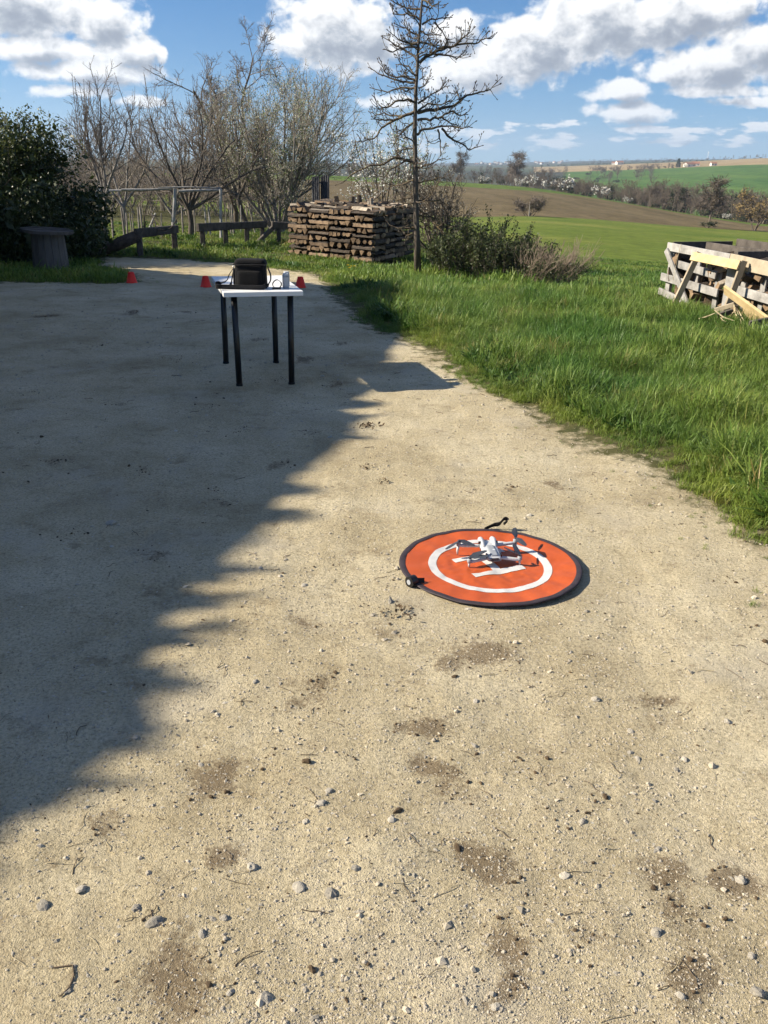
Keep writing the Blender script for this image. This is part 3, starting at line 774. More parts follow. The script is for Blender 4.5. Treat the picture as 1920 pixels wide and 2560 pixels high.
    for i in range(22):                      # limbs towards and away from the viewer
        h = rng.uniform(.9, 4.6); j = min(range(n), key=lambda q: abs(pts[q][2] - h)); p = pts[j].copy(); p[2] = h if j else h
        sgn = rng.choice([-1, 1]); d = np.array([rng.uniform(-.5, .5), sgn, rng.uniform(-.25, .3)])
        TT = [dict(n=7, wob=.12, up=.03, kids=(6, 10), ang=.8, ratio=.35, taper=.35, rr=.5, ref=.8), dict(n=4, wob=.22, up=.22, kids=(0, 2), ang=.7, ratio=.5, taper=.5, rmin=.0045), dict(n=3, wob=.2, up=.25, rmin=.003)]
        g.branch(p, d, rng.uniform(.4, 1.0), .014, 0, TT)
    g.lev = [max(l, 1) for l in g.lev]
    tree_parts(root, g, 0, M_LICHEN, M_LICHEN, kb=4)
    P = np.array([t[0] for t in g.tips]); D = np.array([t[1] for t in g.tips])
    a = P - D * .004; c = P + D * .012; e = P + D * .034
    Va, Fa = seg_mesh(np.concatenate([a, c]), np.concatenate([c, e]), np.concatenate([np.full(len(a), .004), np.full(len(a), .0092)]), np.concatenate([np.full(len(a), .0092), np.full(len(a), .001)]), 4)
    obj('buds', Va, Fa, M_BARK, root)['kind'] = 'stuff'
tall_tree()

# --- fruit trees behind the rail
def fruit_tree(x, y, h, label, seed_dirs, fork, rtr, spread, shoots, mt, mb, lean=(0, 0), group='bare fruit trees behind the low rails'):
    z0 = gz1(x, y)
    root = empty('fruit_tree', (x, y, z0), label, 'tree', group)
    g = Grow()
    p = np.array([x, y, z0 - .03]); top = np.array([x + lean[0], y + lean[1], z0 + fork])
    mid = (p + top) / 2 + rng.normal(size=3) * .03
    for a, b, r0, r1 in ((p, mid, rtr * 1.25, rtr), (mid, top, rtr, rtr * .9)): g.seg(a, b, r0, r1, 0)
    T = [None, dict(n=7, wob=.11, up=.09, kids=(8, 11), ang=.75, angv=.22, ratio=.62, taper=.35, rr=.45, **{'from': .22}),
         dict(n=6, wob=.13, up=.10, kids=(7, 11), ang=.7, angv=.2, ratio=.48, taper=.4, rr=.5, rmin=.008, ref=.8, **{'from': .15}),
         dict(n=4, wob=.16, up=.09, kids=(2, 4), ang=.7, ratio=.5, taper=.5, rmin=.005, ref=.5), dict(n=3, wob=.2, up=.1, taper=.6, rmin=.0036)]
    H = h - fork
    for (dx, dy, dz, l) in seed_dirs:
        g.branch(top, (dx, dy, dz), H * l, rtr * .62, 1, T)
    for i in range(shoots):                  # straight water shoots
        nd = [q for q, l in g.nodes if l in (1, 2) and q[2] > z0 + fork + .25 * H]
        q = nd[rng.integers(len(nd))]; l = min(rng.uniform(.3, .55) * H, (z0 + h - q[2]) * rng.uniform(.75, 1.08))
        if l < .2: continue
        g.branch(q, (rng.normal() * .16, rng.normal() * .16, 1), l, .011, 2, [None, None, dict(n=6, wob=.04, up=.1, kids=(9, 14), ang=.75, ratio=.10, taper=.35, rr=.5, **{'from': .1}), dict(n=2, wob=.15, rmin=.0045, taper=.7)])
    tree_parts(root, g, 1, mt, mb)
    return root, g
fruit_tree(-6.2, 20.05, 3.35, 'small pale barked fruit tree with straight upright shoots beside the dark bush',
           [(-.35, .1, 1, .66), (.25, -.2, 1, .72), (.62, .1, .8, .62), (-.1, .4, 1, .8), (.15, .2, 1, .85), (-.7, -.1, .7, .5)], .82, .055, 1, 16, M_GREYBARK, M_BROWNTWIG, (.05, 0))
fruit_tree(-5.1, 23.6, 3.75, 'spreading dark fruit tree with wide reaching bare limbs behind the rails',
           [(-1, .1, .75, .75), (-.55, -.3, 1, .75), (.1, .2, 1, .8), (.55, -.1, 1, .75), (1, .1, .5, .72), (-.25, .4, 1, .8), (.4, .4, .8, .7)], .62, .07, 1, 22, M_BARK, M_BROWNTWIG, (.0, 0))
fruit_tree(-4.0, 26.4, 3.6, 'fruit tree with low forked limbs behind the second rail',
           [(-.9, .1, .6, .8), (.1, .2, 1, .85), (.6, -.1, 1, .7), (-.3, .4, 1, .8)], .9, .075, 1, 10, M_BARK, M_BROWNTWIG, (-.3, 0))
fruit_tree(-7.6, 26.5, 3.3, 'grey stemmed fruit tree far behind the dark bush',
           [(-.6, .1, .8, .8), (.3, .2, 1, .85), (.7, -.1, .8, .7), (-.2, .4, 1, .8)], .5, .06, 1, 10, M_GREYBARK, M_GREYTWIG)
fruit_tree(-6.6, 28.2, 3.0, 'twin stemmed pale fruit tree seen through the trellis poles',
           [(-.9, .1, 1, .9), (.7, .2, 1, .9), (.1, -.1, 1, .8), (.9, .3, .6, .7)], .25, .065, 1, 8, M_GREYBARK, M_GREYTWIG)

def crooked_tree():
    x, y = -4.9, 29.5; z0 = gz1(x, y)
    root = empty('crooked_tree', (x, y, z0), 'tall crooked bare tree rising behind the fruit trees', 'tree')
    g = Grow()
    T = [dict(n=9, wob=.16, up=.08, kids=(9, 11), ang=.7, angv=.2, ratio=.5, taper=.35, rr=.55, **{'from': .35}),
         dict(n=7, wob=.2, up=.06, kids=(8, 11), ang=.75, angv=.2, ratio=.5, taper=.4, rr=.5, rmin=.014),
         dict(n=5, wob=.22, up=.06, kids=(4, 6), ang=.75, ratio=.55, taper=.5, rmin=.008), dict(n=4, wob=.22, up=.06, kids=(1, 2), ratio=.5, taper=.5, rmin=.006), dict(n=3, wob=.2, rmin=.0045)]
    g.branch((x, y, z0), (.05, 0, 1), 4.2, .085, 0, T); g.branch((x, y, z0 + 1.0), (.38, .1, 1), 4.0, .06, 0, T); g.branch((x, y, z0 + .7), (-.35, .2, 1), 3.3, .05, 0, T)
    tree_parts(root, g, 0, M_BARK, M_BROWNTWIG)
crooked_tree()

def budding_tree():
    x, y = -3.3, 27.4; z0 = gz1(x, y)
    root = empty('budding_tree', (x, y, z0), 'broad many stemmed tree with pale opening buds behind the woodpile', 'tree')
    g = Grow()
    T = [dict(n=8, wob=.07, up=.05, kids=(11, 14), ang=.5, angv=.15, ratio=.52, taper=.3, rr=.5, **{'from': .14}),
         dict(n=6, wob=.11, up=.08, kids=(7, 9), ang=.6, angv=.18, ratio=.5, taper=.4, rr=.5, rmin=.011, ref=1.4),
         dict(n=5, wob=.14, up=.07, kids=(3, 5), ang=.65, ratio=.5, taper=.5, rmin=.007, ref=.7), dict(n=3, wob=.16, up=.06, taper=.6, rmin=.0045)]
    for i in range(13):
        a = i * 2.4; s = .12 + .5 * math.sqrt(i / 13)
        d = (math.cos(a) * s * 1.45, math.sin(a) * s * 1.1, 1)
        g.branch((x + .22 * math.cos(a) * s, y + .22 * math.sin(a) * s, z0), d, rng.uniform(3.3, 4.3) * (1 - .2 * s), .055, 0, T)
    for q in ((.75, .1, .75), (.85, -.2, .5), (-.7, -.1, .8)): g.branch((x, y, z0 + .6), q, 2.9, .035, 0, T)
    tree_parts(root, g, 0, M_GREYBARK, M_GREYTWIG)
    P = np.array([t[0] for t in g.nodes if t[1] >= 2])
    keep = rng.uniform(size=len(P)) < np.clip(1.3 - (P[:, 2] - z0 - 1.6) / 2.8, .25, 1) * np.clip(1.5 - np.abs(P[:, 0] - x + .3) / 1.6, .3, 1)
    P = np.repeat(P[keep], 3, 0); P = P + rng.normal(size=P.shape) * .05
    sel = rng.uniform(size=len(P)) < .62
    for nm, pp, m, sz in (('buds', P[sel], M_PALEBUD, .042), ('young_leaves', P[~sel], M_YLEAF, .036)):
        V, F = leaf_quads(pp, sz * rng.uniform(.6, 1.3, len(pp)), .6, .5); obj(nm, V, F, m, root)['kind'] = 'stuff'
budding_tree()

def blossom_tree():
    x, y = -.05, 22.3; z0 = gz1(x, y)
    root = empty('blossom_tree', (x, y, z0), 'young fruit tree with white blossom and fresh green leaves behind the woodpile', 'tree')
    g = Grow()
    T = [dict(n=8, wob=.08, up=.08, kids=(8, 10), ang=.6, angv=.2, ratio=.5, taper=.3, rr=.5, **{'from': .2}),
         dict(n=6, wob=.1, up=.12, kids=(5, 7), ang=.6, ratio=.45, taper=.4, rr=.5, rmin=.007, ref=1.0), dict(n=4, wob=.14, up=.1, taper=.5, rmin=.005)]
    for i in range(11):
        a = i * 2.4; s = .1 + .62 * math.sqrt(i / 11)
        g.branch((x, y, z0 + .25), (math.cos(a) * s * 1.2, math.sin(a) * s, 1), rng.uniform(1.9, 2.75) * (1 - .15 * s), .028, 0, T)
    g.branch((x, y, z0), (.02, 0, 1), .35, .05, 0, [dict(n=3, wob=.02, taper=.9)])
    tree_parts(root, g, 0, M_BARK, M_BROWNTWIG)
    P = np.array([t[0] for t in g.nodes if t[1] >= 1]); P = np.repeat(P, 2, 0) + rng.normal(size=(2 * len(P), 3)) * .03
    sel = rng.uniform(size=len(P)) < np.clip(.62 - (P[:, 2] - 1.4) * .45, .08, .55)
    for nm, pp, m, sz, asp in (('blossom', P[sel], M_BLOSSOM, .045, .8), ('young_leaves', P[~sel][::2], M_YLEAF, .05, .45)):
        V, F = leaf_quads(pp, sz * rng.uniform(.6, 1.3, len(pp)), asp, .5); obj(nm, V, F, m, root)['kind'] = 'stuff'
blossom_tree()

def thorn_tree():
    x, y = 1.12, 21.0; z0 = gz1(x, y)
    root = empty('thorn_tree', (x, y, z0), 'dense dark twiggy thorn tree standing behind the tall slender tree', 'tree')
    g = Grow()
    T = [dict(n=7, wob=.12, up=.05, kids=(9, 11), ang=.75, angv=.2, ratio=.5, taper=.3, rr=.5, **{'from': .12}),
         dict(n=6, wob=.16, up=.05, kids=(8, 10), ang=.75, ratio=.5, taper=.4, rr=.5, rmin=.009, ref=.9), dict(n=5, wob=.18, up=.05, kids=(4, 6), ang=.8, ratio=.5, taper=.5, rmin=.0065, ref=.5), dict(n=3, wob=.2, taper=.6, rmin=.0048)]
    for i in range(10):
        a = i * 2.4; s = .15 + .8 * math.sqrt(i / 10)
        g.branch((x, y, z0), (math.cos(a) * s, math.sin(a) * s, 1), rng.uniform(1.5, 2.25) * (1 - .1 * s), .032, 0, T)
    tree_parts(root, g, 0, M_BARK, M_BARK)
    P = np.array([t[0] for t in g.nodes if t[1] >= 2]); P = P[rng.uniform(size=len(P)) < .14]
    V, F = leaf_quads(P, .035 * rng.uniform(.6, 1.3, len(P)), .7, .5); obj('buds', V, F, M_PALEBUD, root)['kind'] = 'stuff'
thorn_tree()

# --- thicket of bare shrubs closing the orchard
def thicket():
    protos = []
    for s in range(3):
        g = Grow()
        T = [dict(n=7, wob=.09, up=.04, kids=(8, 10), ang=.55, angv=.15, ratio=.5, taper=.3, rr=.5, **{'from': .2}),
             dict(n=5, wob=.15, up=.05, kids=(5, 7), ang=.7, ratio=.5, taper=.4, rr=.55, rmin=.012, ref=1.2), dict(n=4, wob=.18, up=.04, taper=.5, rmin=.009)]
        for i in range(15):
            a = i * 2.4; q = .1 + .45 * math.sqrt(i / 15)
            g.branch((math.cos(a) * q, math.sin(a) * q, -.05), (math.cos(a) * q, math.sin(a) * q, 1), rng.uniform(2.0, 3.1), .028, 0, T)
        P0, P1, R0, R1, lv = g.arr(); t = lv == 0
        protos.append((mesh('stems', *seg_mesh(P0[t], P1[t], R0[t], R1[t], 4), M_GREYTWIG), mesh('branches', *seg_mesh(P0[~t], P1[~t], R0[~t], R1[~t], 3), M_BROWNTWIG)))
    k = 0
    for (a, d, sc) in [(-21.5, 36, 1.0), (-20, 41, 1.15), (-18.8, 34, .85), (-17.3, 38, 1.0), (-16, 43, 1.2), (-15, 35, .8), (-13.6, 39, 1.0), (-12.2, 36, .85), (-11.2, 42, 1.05), (-10, 37, .85), (-8.7, 40, .95), (-7.6, 36, .7), (-6.2, 41, .8),
                       (-19.5, 50, 1.3), (-16.5, 52, 1.3), (-13, 50, 1.2), (-10, 52, 1.1), (-23.5, 38, 1.2), (-25, 44, 1.3), (-7.5, 50, 1.0), (-23, 27.5, .8)]:
        x, y = d * math.sin(R(a)), d * math.cos(R(a))
        o = empty('bare_shrub', (x, y, gz1(x, y)), 'brown leafless shrub in the thicket behind the fruit trees', 'shrub', 'leafless shrubs of the thicket')
        o.rotation_euler = (0, 0, k * 1.7); o.scale = (sc, sc, sc * .7)
        pr = protos[k % 3]; k += 1
        for m in pr: link(m.name.split('.')[0], m, o)['kind'] = 'stuff'
thicket()

# --- evergreens
def leafy(name, blobs, n, size, root, m, inner=None, aspect=.55, up=.2, shell=.55):
    """leaves spread through the volume of many overlapping lumps, denser to the outside"""
    w = np.array([b[3] ** 2 for b in blobs]); idx = rng.choice(len(blobs), n, p=w / w.sum())
    B = np.array([b[:3] for b in blobs])[idx]; Rr = np.array([b[3] for b in blobs])[idx]
    d = rng.normal(size=(n, 3)); d /= np.linalg.norm(d, axis=1, keepdims=True)
    r = Rr * (shell + (1 - shell) * rng.uniform(size=n) ** .6) * (1 + .12 * rng.normal(size=n))
    P = B + d * r[:, None]
    g0 = gz(P[:, 0], P[:, 1]); P = P[P[:, 2] > g0 + .02]
    V, F = leaf_quads(P, size * rng.uniform(.6, 1.4, len(P)), aspect, up)
    o = obj(name, V, F, m, root); o['kind'] = 'stuff'
    return P
def dark_bush():
    cx, cy = -7.3, 16.5; z0 = gz1(cx, cy)
    root = empty('evergreen_bush', (cx, cy, z0), 'large dense dark evergreen bush behind the wooden cable drum', 'bush')
    g = Grow()
    T = [dict(n=6, wob=.12, up=.04, kids=(5, 7), ang=.6, ratio=.5, taper=.3, **{'from': .2}), dict(n=4, wob=.15, taper=.4, rmin=.008)]
    for i in range(14):
        a = i * 2.4; q = .2 + .6 * math.sqrt(i / 14); g.branch((cx + q * math.cos(a) * .5, cy + q * math.sin(a) * .5, z0), (math.cos(a) * q, math.sin(a) * q, .9), 1.9, .03, 0, T)
    tree_parts(root, g, 0, M_BARK, M_BARK, trunk_name='stems', kt=5)
    blobs = []
    for i in range(170):
        a = rng.uniform(0, 6.28); r = 1.95 * math.sqrt(rng.uniform()); h = rng.uniform(.1, 1)
        top = 2.5 * (1 - (r / 2.6) ** 2)
        blobs.append((cx + r * math.cos(a) * 1.05, cy + r * math.sin(a), z0 + max(.25, h * top - .1), rng.uniform(.32, .5)))
    blobs += [(cx + .2, cy, z0 + 1.0, 1.25), (cx - .5, cy + .2, z0 + 1.2, 1.2), (cx + .8, cy - .2, z0 + .7, .9), (cx + 1.35, cy - .5, z0 + .45, .5)]
    leafy('foliage', blobs, 78000, .05, root, M_EVERG, shell=.5)
    leafy('inner_foliage', blobs, 14000, .13, root, M_EVERG, shell=0.0)
    hi = [b for b in blobs if b[2] > z0 + 1.35]
    leafy('new_shoots', [(b[0], b[1], b[2] + .1, b[3]) for b in hi], 15000, .045, root, M_EVTOP, shell=.8, up=.6)
    g2 = Grow()
    for i in range(26):                      # loose shoots on top
        b = hi[rng.integers(len(hi))]; g2.branch((b[0], b[1], b[2] + .2), (rng.normal() * .45, rng.normal() * .3, 1), rng.uniform(.3, .6), .007, 0, [dict(n=5, wob=.18, up=-.02, taper=.4)])
    P0, P1, R0, R1, lv = g2.arr(); V, F = seg_mesh(P0, P1, R0, R1); obj('loose_shoots', V, F, M_BROWNTWIG, root)['kind'] = 'stuff'
    P = np.repeat(np.array([q for q, l in g2.nodes]), 5, 0); P += rng.normal(size=P.shape) * .03
    V, F = leaf_quads(P, .045 * rng.uniform(.6, 1.3, len(P)), .5, .4); obj('shoot_leaves', V, F, M_EVTOP, root)['kind'] = 'stuff'
dark_bush()
def shrub():
    cx, cy = 1.68, 15.7; z0 = gz1(cx, cy)
    root = empty('evergreen_shrub', (cx, cy, z0), 'rounded dull green shrub in the grass right of the tall slender tree', 'shrub')
    g = Grow(); T = [dict(n=6, wob=.1, up=.06, kids=(6, 9), ang=.5, ratio=.5, taper=.3, **{'from': .2}), dict(n=4, wob=.15, taper=.4, rmin=.004)]
    for i in range(95):
        a = i * 2.4; q = .78 * math.sqrt(i / 95); g.branch((cx + q * math.cos(a) * 1.1, cy + q * math.sin(a) * .8, z0), (math.cos(a) * q * .55, math.sin(a) * q * .5, 1), rng.uniform(.7, 1.0) * (1.1 - .45 * q), .01, 0, T)
    tree_parts(root, g, 0, M_BARK, M_BARK, trunk_name='stems', kt=4)
    P = np.array([q for q, l in g.nodes]); P = np.repeat(P, 5, 0); P += rng.normal(size=P.shape) * .028
    P = P[P[:, 2] > z0 + .12]
    V, F = leaf_quads(P, .044 * rng.uniform(.6, 1.4, len(P)), .5, .6); obj('foliage', V, F, M_SHRUB, root)['kind'] = 'stuff'
    cx, cy = 2.5, 14.95; z0 = gz1(cx, cy)
    root = empty('dry_shrub', (cx, cy, z0), 'leaning dry brown twiggy shrub at the right edge of the green shrub', 'shrub')
    g = Grow(); T = [dict(n=6, wob=.08, up=.03, kids=(6, 9), ang=.4, ratio=.5, taper=.3, rr=.6, **{'from': .25}), dict(n=4, wob=.15, taper=.5, rmin=.0035)]
    for i in range(80):
        a = rng.uniform(0, 6.28); q = .45 * math.sqrt(rng.uniform()); g.branch((cx + q * math.cos(a), cy + q * math.sin(a) * .7, z0), (.42 + rng.normal() * .3, rng.normal() * .3, .8), rng.uniform(.5, .85), .006, 0, T)
    tree_parts(root, g, 0, M_DRY, M_DRY, trunk_name='stems', kt=3)
    P = np.array([q for q, l in g.nodes if q[2] < z0 + .45]); P = np.repeat(P, 2, 0) + rng.normal(size=(2 * len(P), 3)) * .04
    V, F = leaf_quads(P, .035 * rng.uniform(.6, 1.4, len(P)), .5, .3); obj('foliage', V, F, M_SHRUB, root)['kind'] = 'stuff'
shrub()

# --- the tall hedge along the left of the yard, just out of the picture, whose shadow falls across the gravel
def hedge():
    x0 = -8.0; tanel = math.tan(R(SUN_EL)); dirx, diry = -sd.x, -sd.y; nn = math.hypot(dirx, diry); dirx /= nn; diry /= nn
    E = [(-1.35, 1.2), (-1.12, 1.75), (-.93, 2.01), (-.83, 2.25), (-.75, 2.56), (-.68, 2.88), (-.66, 3.14), (-.64, 3.45), (-.58, 3.78), (-.5, 4.07), (-.43, 4.44), (-.37, 4.75), (-.35, 5.05), (-.22, 5.5), (-.16, 5.95), (-.1, 6.35), (-.05, 6.8), (0, 7.25), (.03, 7.7), (.08, 8.15), (.15, 8.6),
         (.22, 9.05), (.35, 9.5), (.3, 9.95), (.42, 10.4), (.4, 10.9), (.45, 11.4), (.4, 11.9), (.42, 12.4), (.3, 12.75), (.1, 13.1), (-1.2, 13.5), (-2.4, 14.0), (-3.6, 14.45), (-4.8, 14.9), (-6.2, 15.2)]
    root = empty('evergreen_hedge', (x0, 6, 0), 'tall evergreen hedge along the left side of the yard, outside the frame', 'hedge')
    E = [(a + (.1 if b < 3.5 else .04), b) for a, b in E]
    E = [(-2.2, -1.2), (-2.05, -.7), (-1.9, -.2), (-1.7, .3), (-1.5, .8)] + E
    leaf = []; parts = []
    for i, (ex, ey) in enumerate(E):
        L_ = (ex - x0) / dirx; hy = ey - diry * L_; h = L_ * tanel
        w = .15 if hy < 6 else .2
        # a leader shoot: slim cone of scale leaves with a solid heart
        h += rng.uniform(-.10, .06) if ey > 2.6 else rng.uniform(-.03, .02); lean = rng.normal() * .07; w *= rng.uniform(.75, 1.5)
        pts = [(x0, hy, h - 1.2), (x0, hy, h - .55), (x0 + .02, hy + lean * .5, h - .27), (x0, hy + lean, h - .02)]
        parts.append(tube_vf(pts, [w * 2.0, w * 1.7, w * .95, .012], 7))
        t = rng.uniform(size=420) ** .8; a = rng.uniform(0, 6.28, 420); rr = (w * 1.9 * t + .02) * rng.uniform(.6, 1.25, 420)
        leaf.append(np.stack([x0 + rr * np.cos(a), hy + rr * np.sin(a) * .8, h - 1.35 * t], -1))
    # solid body added inside the hedge to keep its shadow opaque
    ys = np.arange(-2.0, 15.7, .4); V = []; F = []
    for j, y in enumerate(ys):
        hh = np.interp(y, [e[1] - diry * (e[0] - x0) / dirx for e in E], [(e[0] - x0) / dirx * tanel for e in E]) - .14 + .09 * math.sin(y * 2.9) * math.sin(y * 1.3 + 1)
        for (dx, dz) in ((.55, 0), (.62, .8), (.6, min(2.2, hh * .6)), (.4, hh - .5), (.16, hh - .02), (-.16, hh), (-.4, hh - .5), (-.6, min(2.2, hh * .6)), (-.62, .8), (-.55, 0)):
            V.append((x0 + dx + rng.normal() * .05, y + rng.normal() * .03, dz + (rng.normal() * .04 if dz else -.05)))
    m = 10
    for j in range(len(ys) - 1):
        for q in range(m - 1): F.append((j * m + q, j * m + q + 1, (j + 1) * m + q + 1, (j + 1) * m + q))
    F.append(tuple(range(m))); F.append(tuple((len(ys) - 1) * m + q for q in range(m))[::-1])
    parts.append((np.array(V), F))
    V, F = join(parts); obj('opaque_core', V, F, M_EVERG, root)
    P = np.concatenate(leaf)
    n = 52000; y = rng.uniform(-2, 14.2, n); z = rng.uniform(.05, 1, n) * np.interp(y, [-2, 1.5, 3.0, 6.0, 12.6, 13.4, 14.2], [3.2, 3.6, 4.0, 4.3, 4.6, 3.6, 2.0]); sgn = rng.choice([-1, 1], n)
    P = np.concatenate([P, np.stack([x0 + sgn * (.60 + np.abs(rng.normal(size=n)) * .10) * np.clip((5.4 - z) / 2.4, .25, 1), y, z], -1)])
    V, F = leaf_quads(P, .11 * rng.uniform(.6, 1.3, len(P)), .5, .5); obj('foliage', V, F, M_EVERG, root)['kind'] = 'stuff'
hedge()

# ------------------------------------------------------------------ scattering (uncountable stuff only)
def scatter(name, P, rot, scl, idx, protos, tone=None):
    """one object of kind stuff: points carrying small instanced meshes"""
    coll = bpy.data.collections.new(name + '_pieces')
    for i, me in enumerate(protos):
        o = bpy.data.objects.new('%s_piece_%02d' % (name, i), me); coll.objects.link(o)
    me = bpy.data.meshes.new(name); n = len(P)
    me.vertices.add(n); me.vertices.foreach_set('co', np.asarray(P, np.float32).ravel())
    a = me.attributes.new('rot', 'FLOAT_VECTOR', 'POINT'); a.data.foreach_set('vector', np.asarray(rot, np.float32).ravel())
    a = me.attributes.new('scl', 'FLOAT_VECTOR', 'POINT'); a.data.foreach_set('vector', np.asarray(scl, np.float32).ravel())
    a = me.attributes.new('pick', 'INT', 'POINT'); a.data.foreach_set('value', np.asarray(idx, np.int32))
    o = link(name, me); o['kind'] = 'stuff'
    g = bpy.data.node_groups.new(name + '_scatter', 'GeometryNodeTree')
    g.interface.new_socket('Geometry', in_out='INPUT', socket_type='NodeSocketGeometry'); g.interface.new_socket('Geometry', in_out='OUTPUT', socket_type='NodeSocketGeometry')
    N, L = g.nodes, g.links
    gi = N.new('NodeGroupInput'); go = N.new('NodeGroupOutput')
    ci = N.new('GeometryNodeCollectionInfo'); ci.inputs[0].default_value = coll; ci.inputs[1].default_value = True; ci.inputs[2].default_value = True
    ip = N.new('GeometryNodeInstanceOnPoints'); ip.inputs['Pick Instance'].default_value = True
    def na(nm, t):
        q = N.new('GeometryNodeInputNamedAttribute'); q.data_type = t; q.inputs[0].default_value = nm; return q.outputs[0]
    L.new(gi.outputs[0], ip.inputs['Points']); L.new(ci.outputs[0], ip.inputs['Instance'])
    L.new(na('pick', 'INT'), ip.inputs['Instance Index']); L.new(na('rot', 'FLOAT_VECTOR'), ip.inputs['Rotation']); L.new(na('scl', 'FLOAT_VECTOR'), ip.inputs['Scale'])
    L.new(ip.outputs[0], go.inputs[0])
    o.modifiers.new('scatter', 'NODES').node_group = g
    return o

# ------------------------------------------------------------------ far countryside
def far_tree_mesh(name, h, spread, seed_n, ivy=0.0, mt=None, evergreen=False, leaf=None, leafn=0, leafsize=.3, asp=.8, rk=1.0):
    g = Grow()
    T = [dict(n=6, wob=.07, up=.06, kids=(9, 12), ang=.65, angv=.2, ratio=.5, taper=.25, rr=.5, **{'from': .22}),
         dict(n=4, wob=.16, up=.07, kids=(6, 8), ang=.7, ratio=.5, taper=.4, rr=.5, rmin=.05), dict(n=3, wob=.2, up=.05, kids=(2, 3), ratio=.6, taper=.5, rmin=.035), dict(n=2, wob=.2, taper=.6, rmin=.028)]
    for i in range(seed_n):
        a = i * 2.4; g.branch((.3 * i * math.cos(a) * spread, .3 * i * math.sin(a) * spread, 0), (math.cos(a) * spread * (.2 + .5 * (seed_n > 1)), math.sin(a) * spread * (.2 + .5 * (seed_n > 1)), 1), h * rng.uniform(.8, .98), h * .018, 0, T)
    P0, P1, R0, R1, lv = g.arr(); V, F = seg_mesh(P0, P1, R0 * rk, R1 * rk, 3); mi = np.zeros(len(F), int)
    mats = [mt or M_BROWNTWIG]
    if ivy or leafn:
        nd = np.array([q for q, l in g.nodes if (l == 0 if ivy else l >= 1)])
        n = int(ivy or leafn); P = nd[rng.integers(len(nd), size=n)] + rng.normal(size=(n, 3)) * (h * .05 if ivy else h * .03)
        if ivy: P = P[P[:, 2] < h * .75]
        v, f = leaf_quads(P, (leafsize) * rng.uniform(.6, 1.4, len(P)), asp, .2)
        F = np.concatenate([F, f + len(V)]); V = np.concatenate([V, v]); mi = np.concatenate([mi, np.ones(len(f), int)]); mats.append(leaf)
    return mesh(name, V, F, mats, mi=mi)
M_FTWIG = mat('far_twig', (.10, .08, .062), (.19, .155, .12), .4, .95, rnd=.25)
M_FDARK = mat('ivy', (.022, .035, .014), (.05, .065, .028), 1, .8)
M_FBLOS = mat('far_blossom', (.55, .53, .48), (.72, .71, .66), 1, .9)
M_FORANGE = mat('budding_crown', (.17, .12, .045), (.26, .19, .08), .5, .9)
FT = [far_tree_mesh('tree_a', 9, .5, 1, mt=M_FTWIG), far_tree_mesh('tree_b', 9, .6, 2, mt=M_FTWIG), far_tree_mesh('tree_c', 9, .5, 1, ivy=500, mt=M_FTWIG, leaf=M_FDARK, leafsize=.45),
      far_tree_mesh('tree_d', 8, .8, 3, mt=M_FTWIG), far_tree_mesh('bush_white', 3.2, .9, 3, mt=M_FTWIG, leaf=M_FBLOS, leafn=420, leafsize=.28), far_tree_mesh('bush_green', 3, .9, 4, mt=M_FTWIG, leaf=M_FDARK, leafn=700, leafsize=.3),
      far_tree_mesh('tree_orange', 8, .7, 3, mt=M_FTWIG, leaf=M_FORANGE, leafn=900, leafsize=.22)]
LONE = far_tree_mesh('field_tree', 8.6, .6, 1, mt=M_FTWIG, leaf=M_FTWIG, leafn=1900, leafsize=1.2, asp=.07, rk=1.5); LONEB = far_tree_mesh('field_bush', 8, 1.0, 6, mt=M_FTWIG, leaf=M_FTWIG, leafn=1800, leafsize=1.6, asp=.1, rk=1.3)
LONEO = far_tree_mesh('field_tree', 8, .7, 3, mt=M_FTWIG, leaf=M_FORANGE, leafn=2200, leafsize=.35, asp=.6, rk=1.5)
def place_px(x, d):
    a = R(direl(x, 440)[0]); return d * math.sin(a), d * math.cos(a)
def dk(x, k): return float(np.interp(direl(x, 440)[0], CAZ, CD[:, k]))
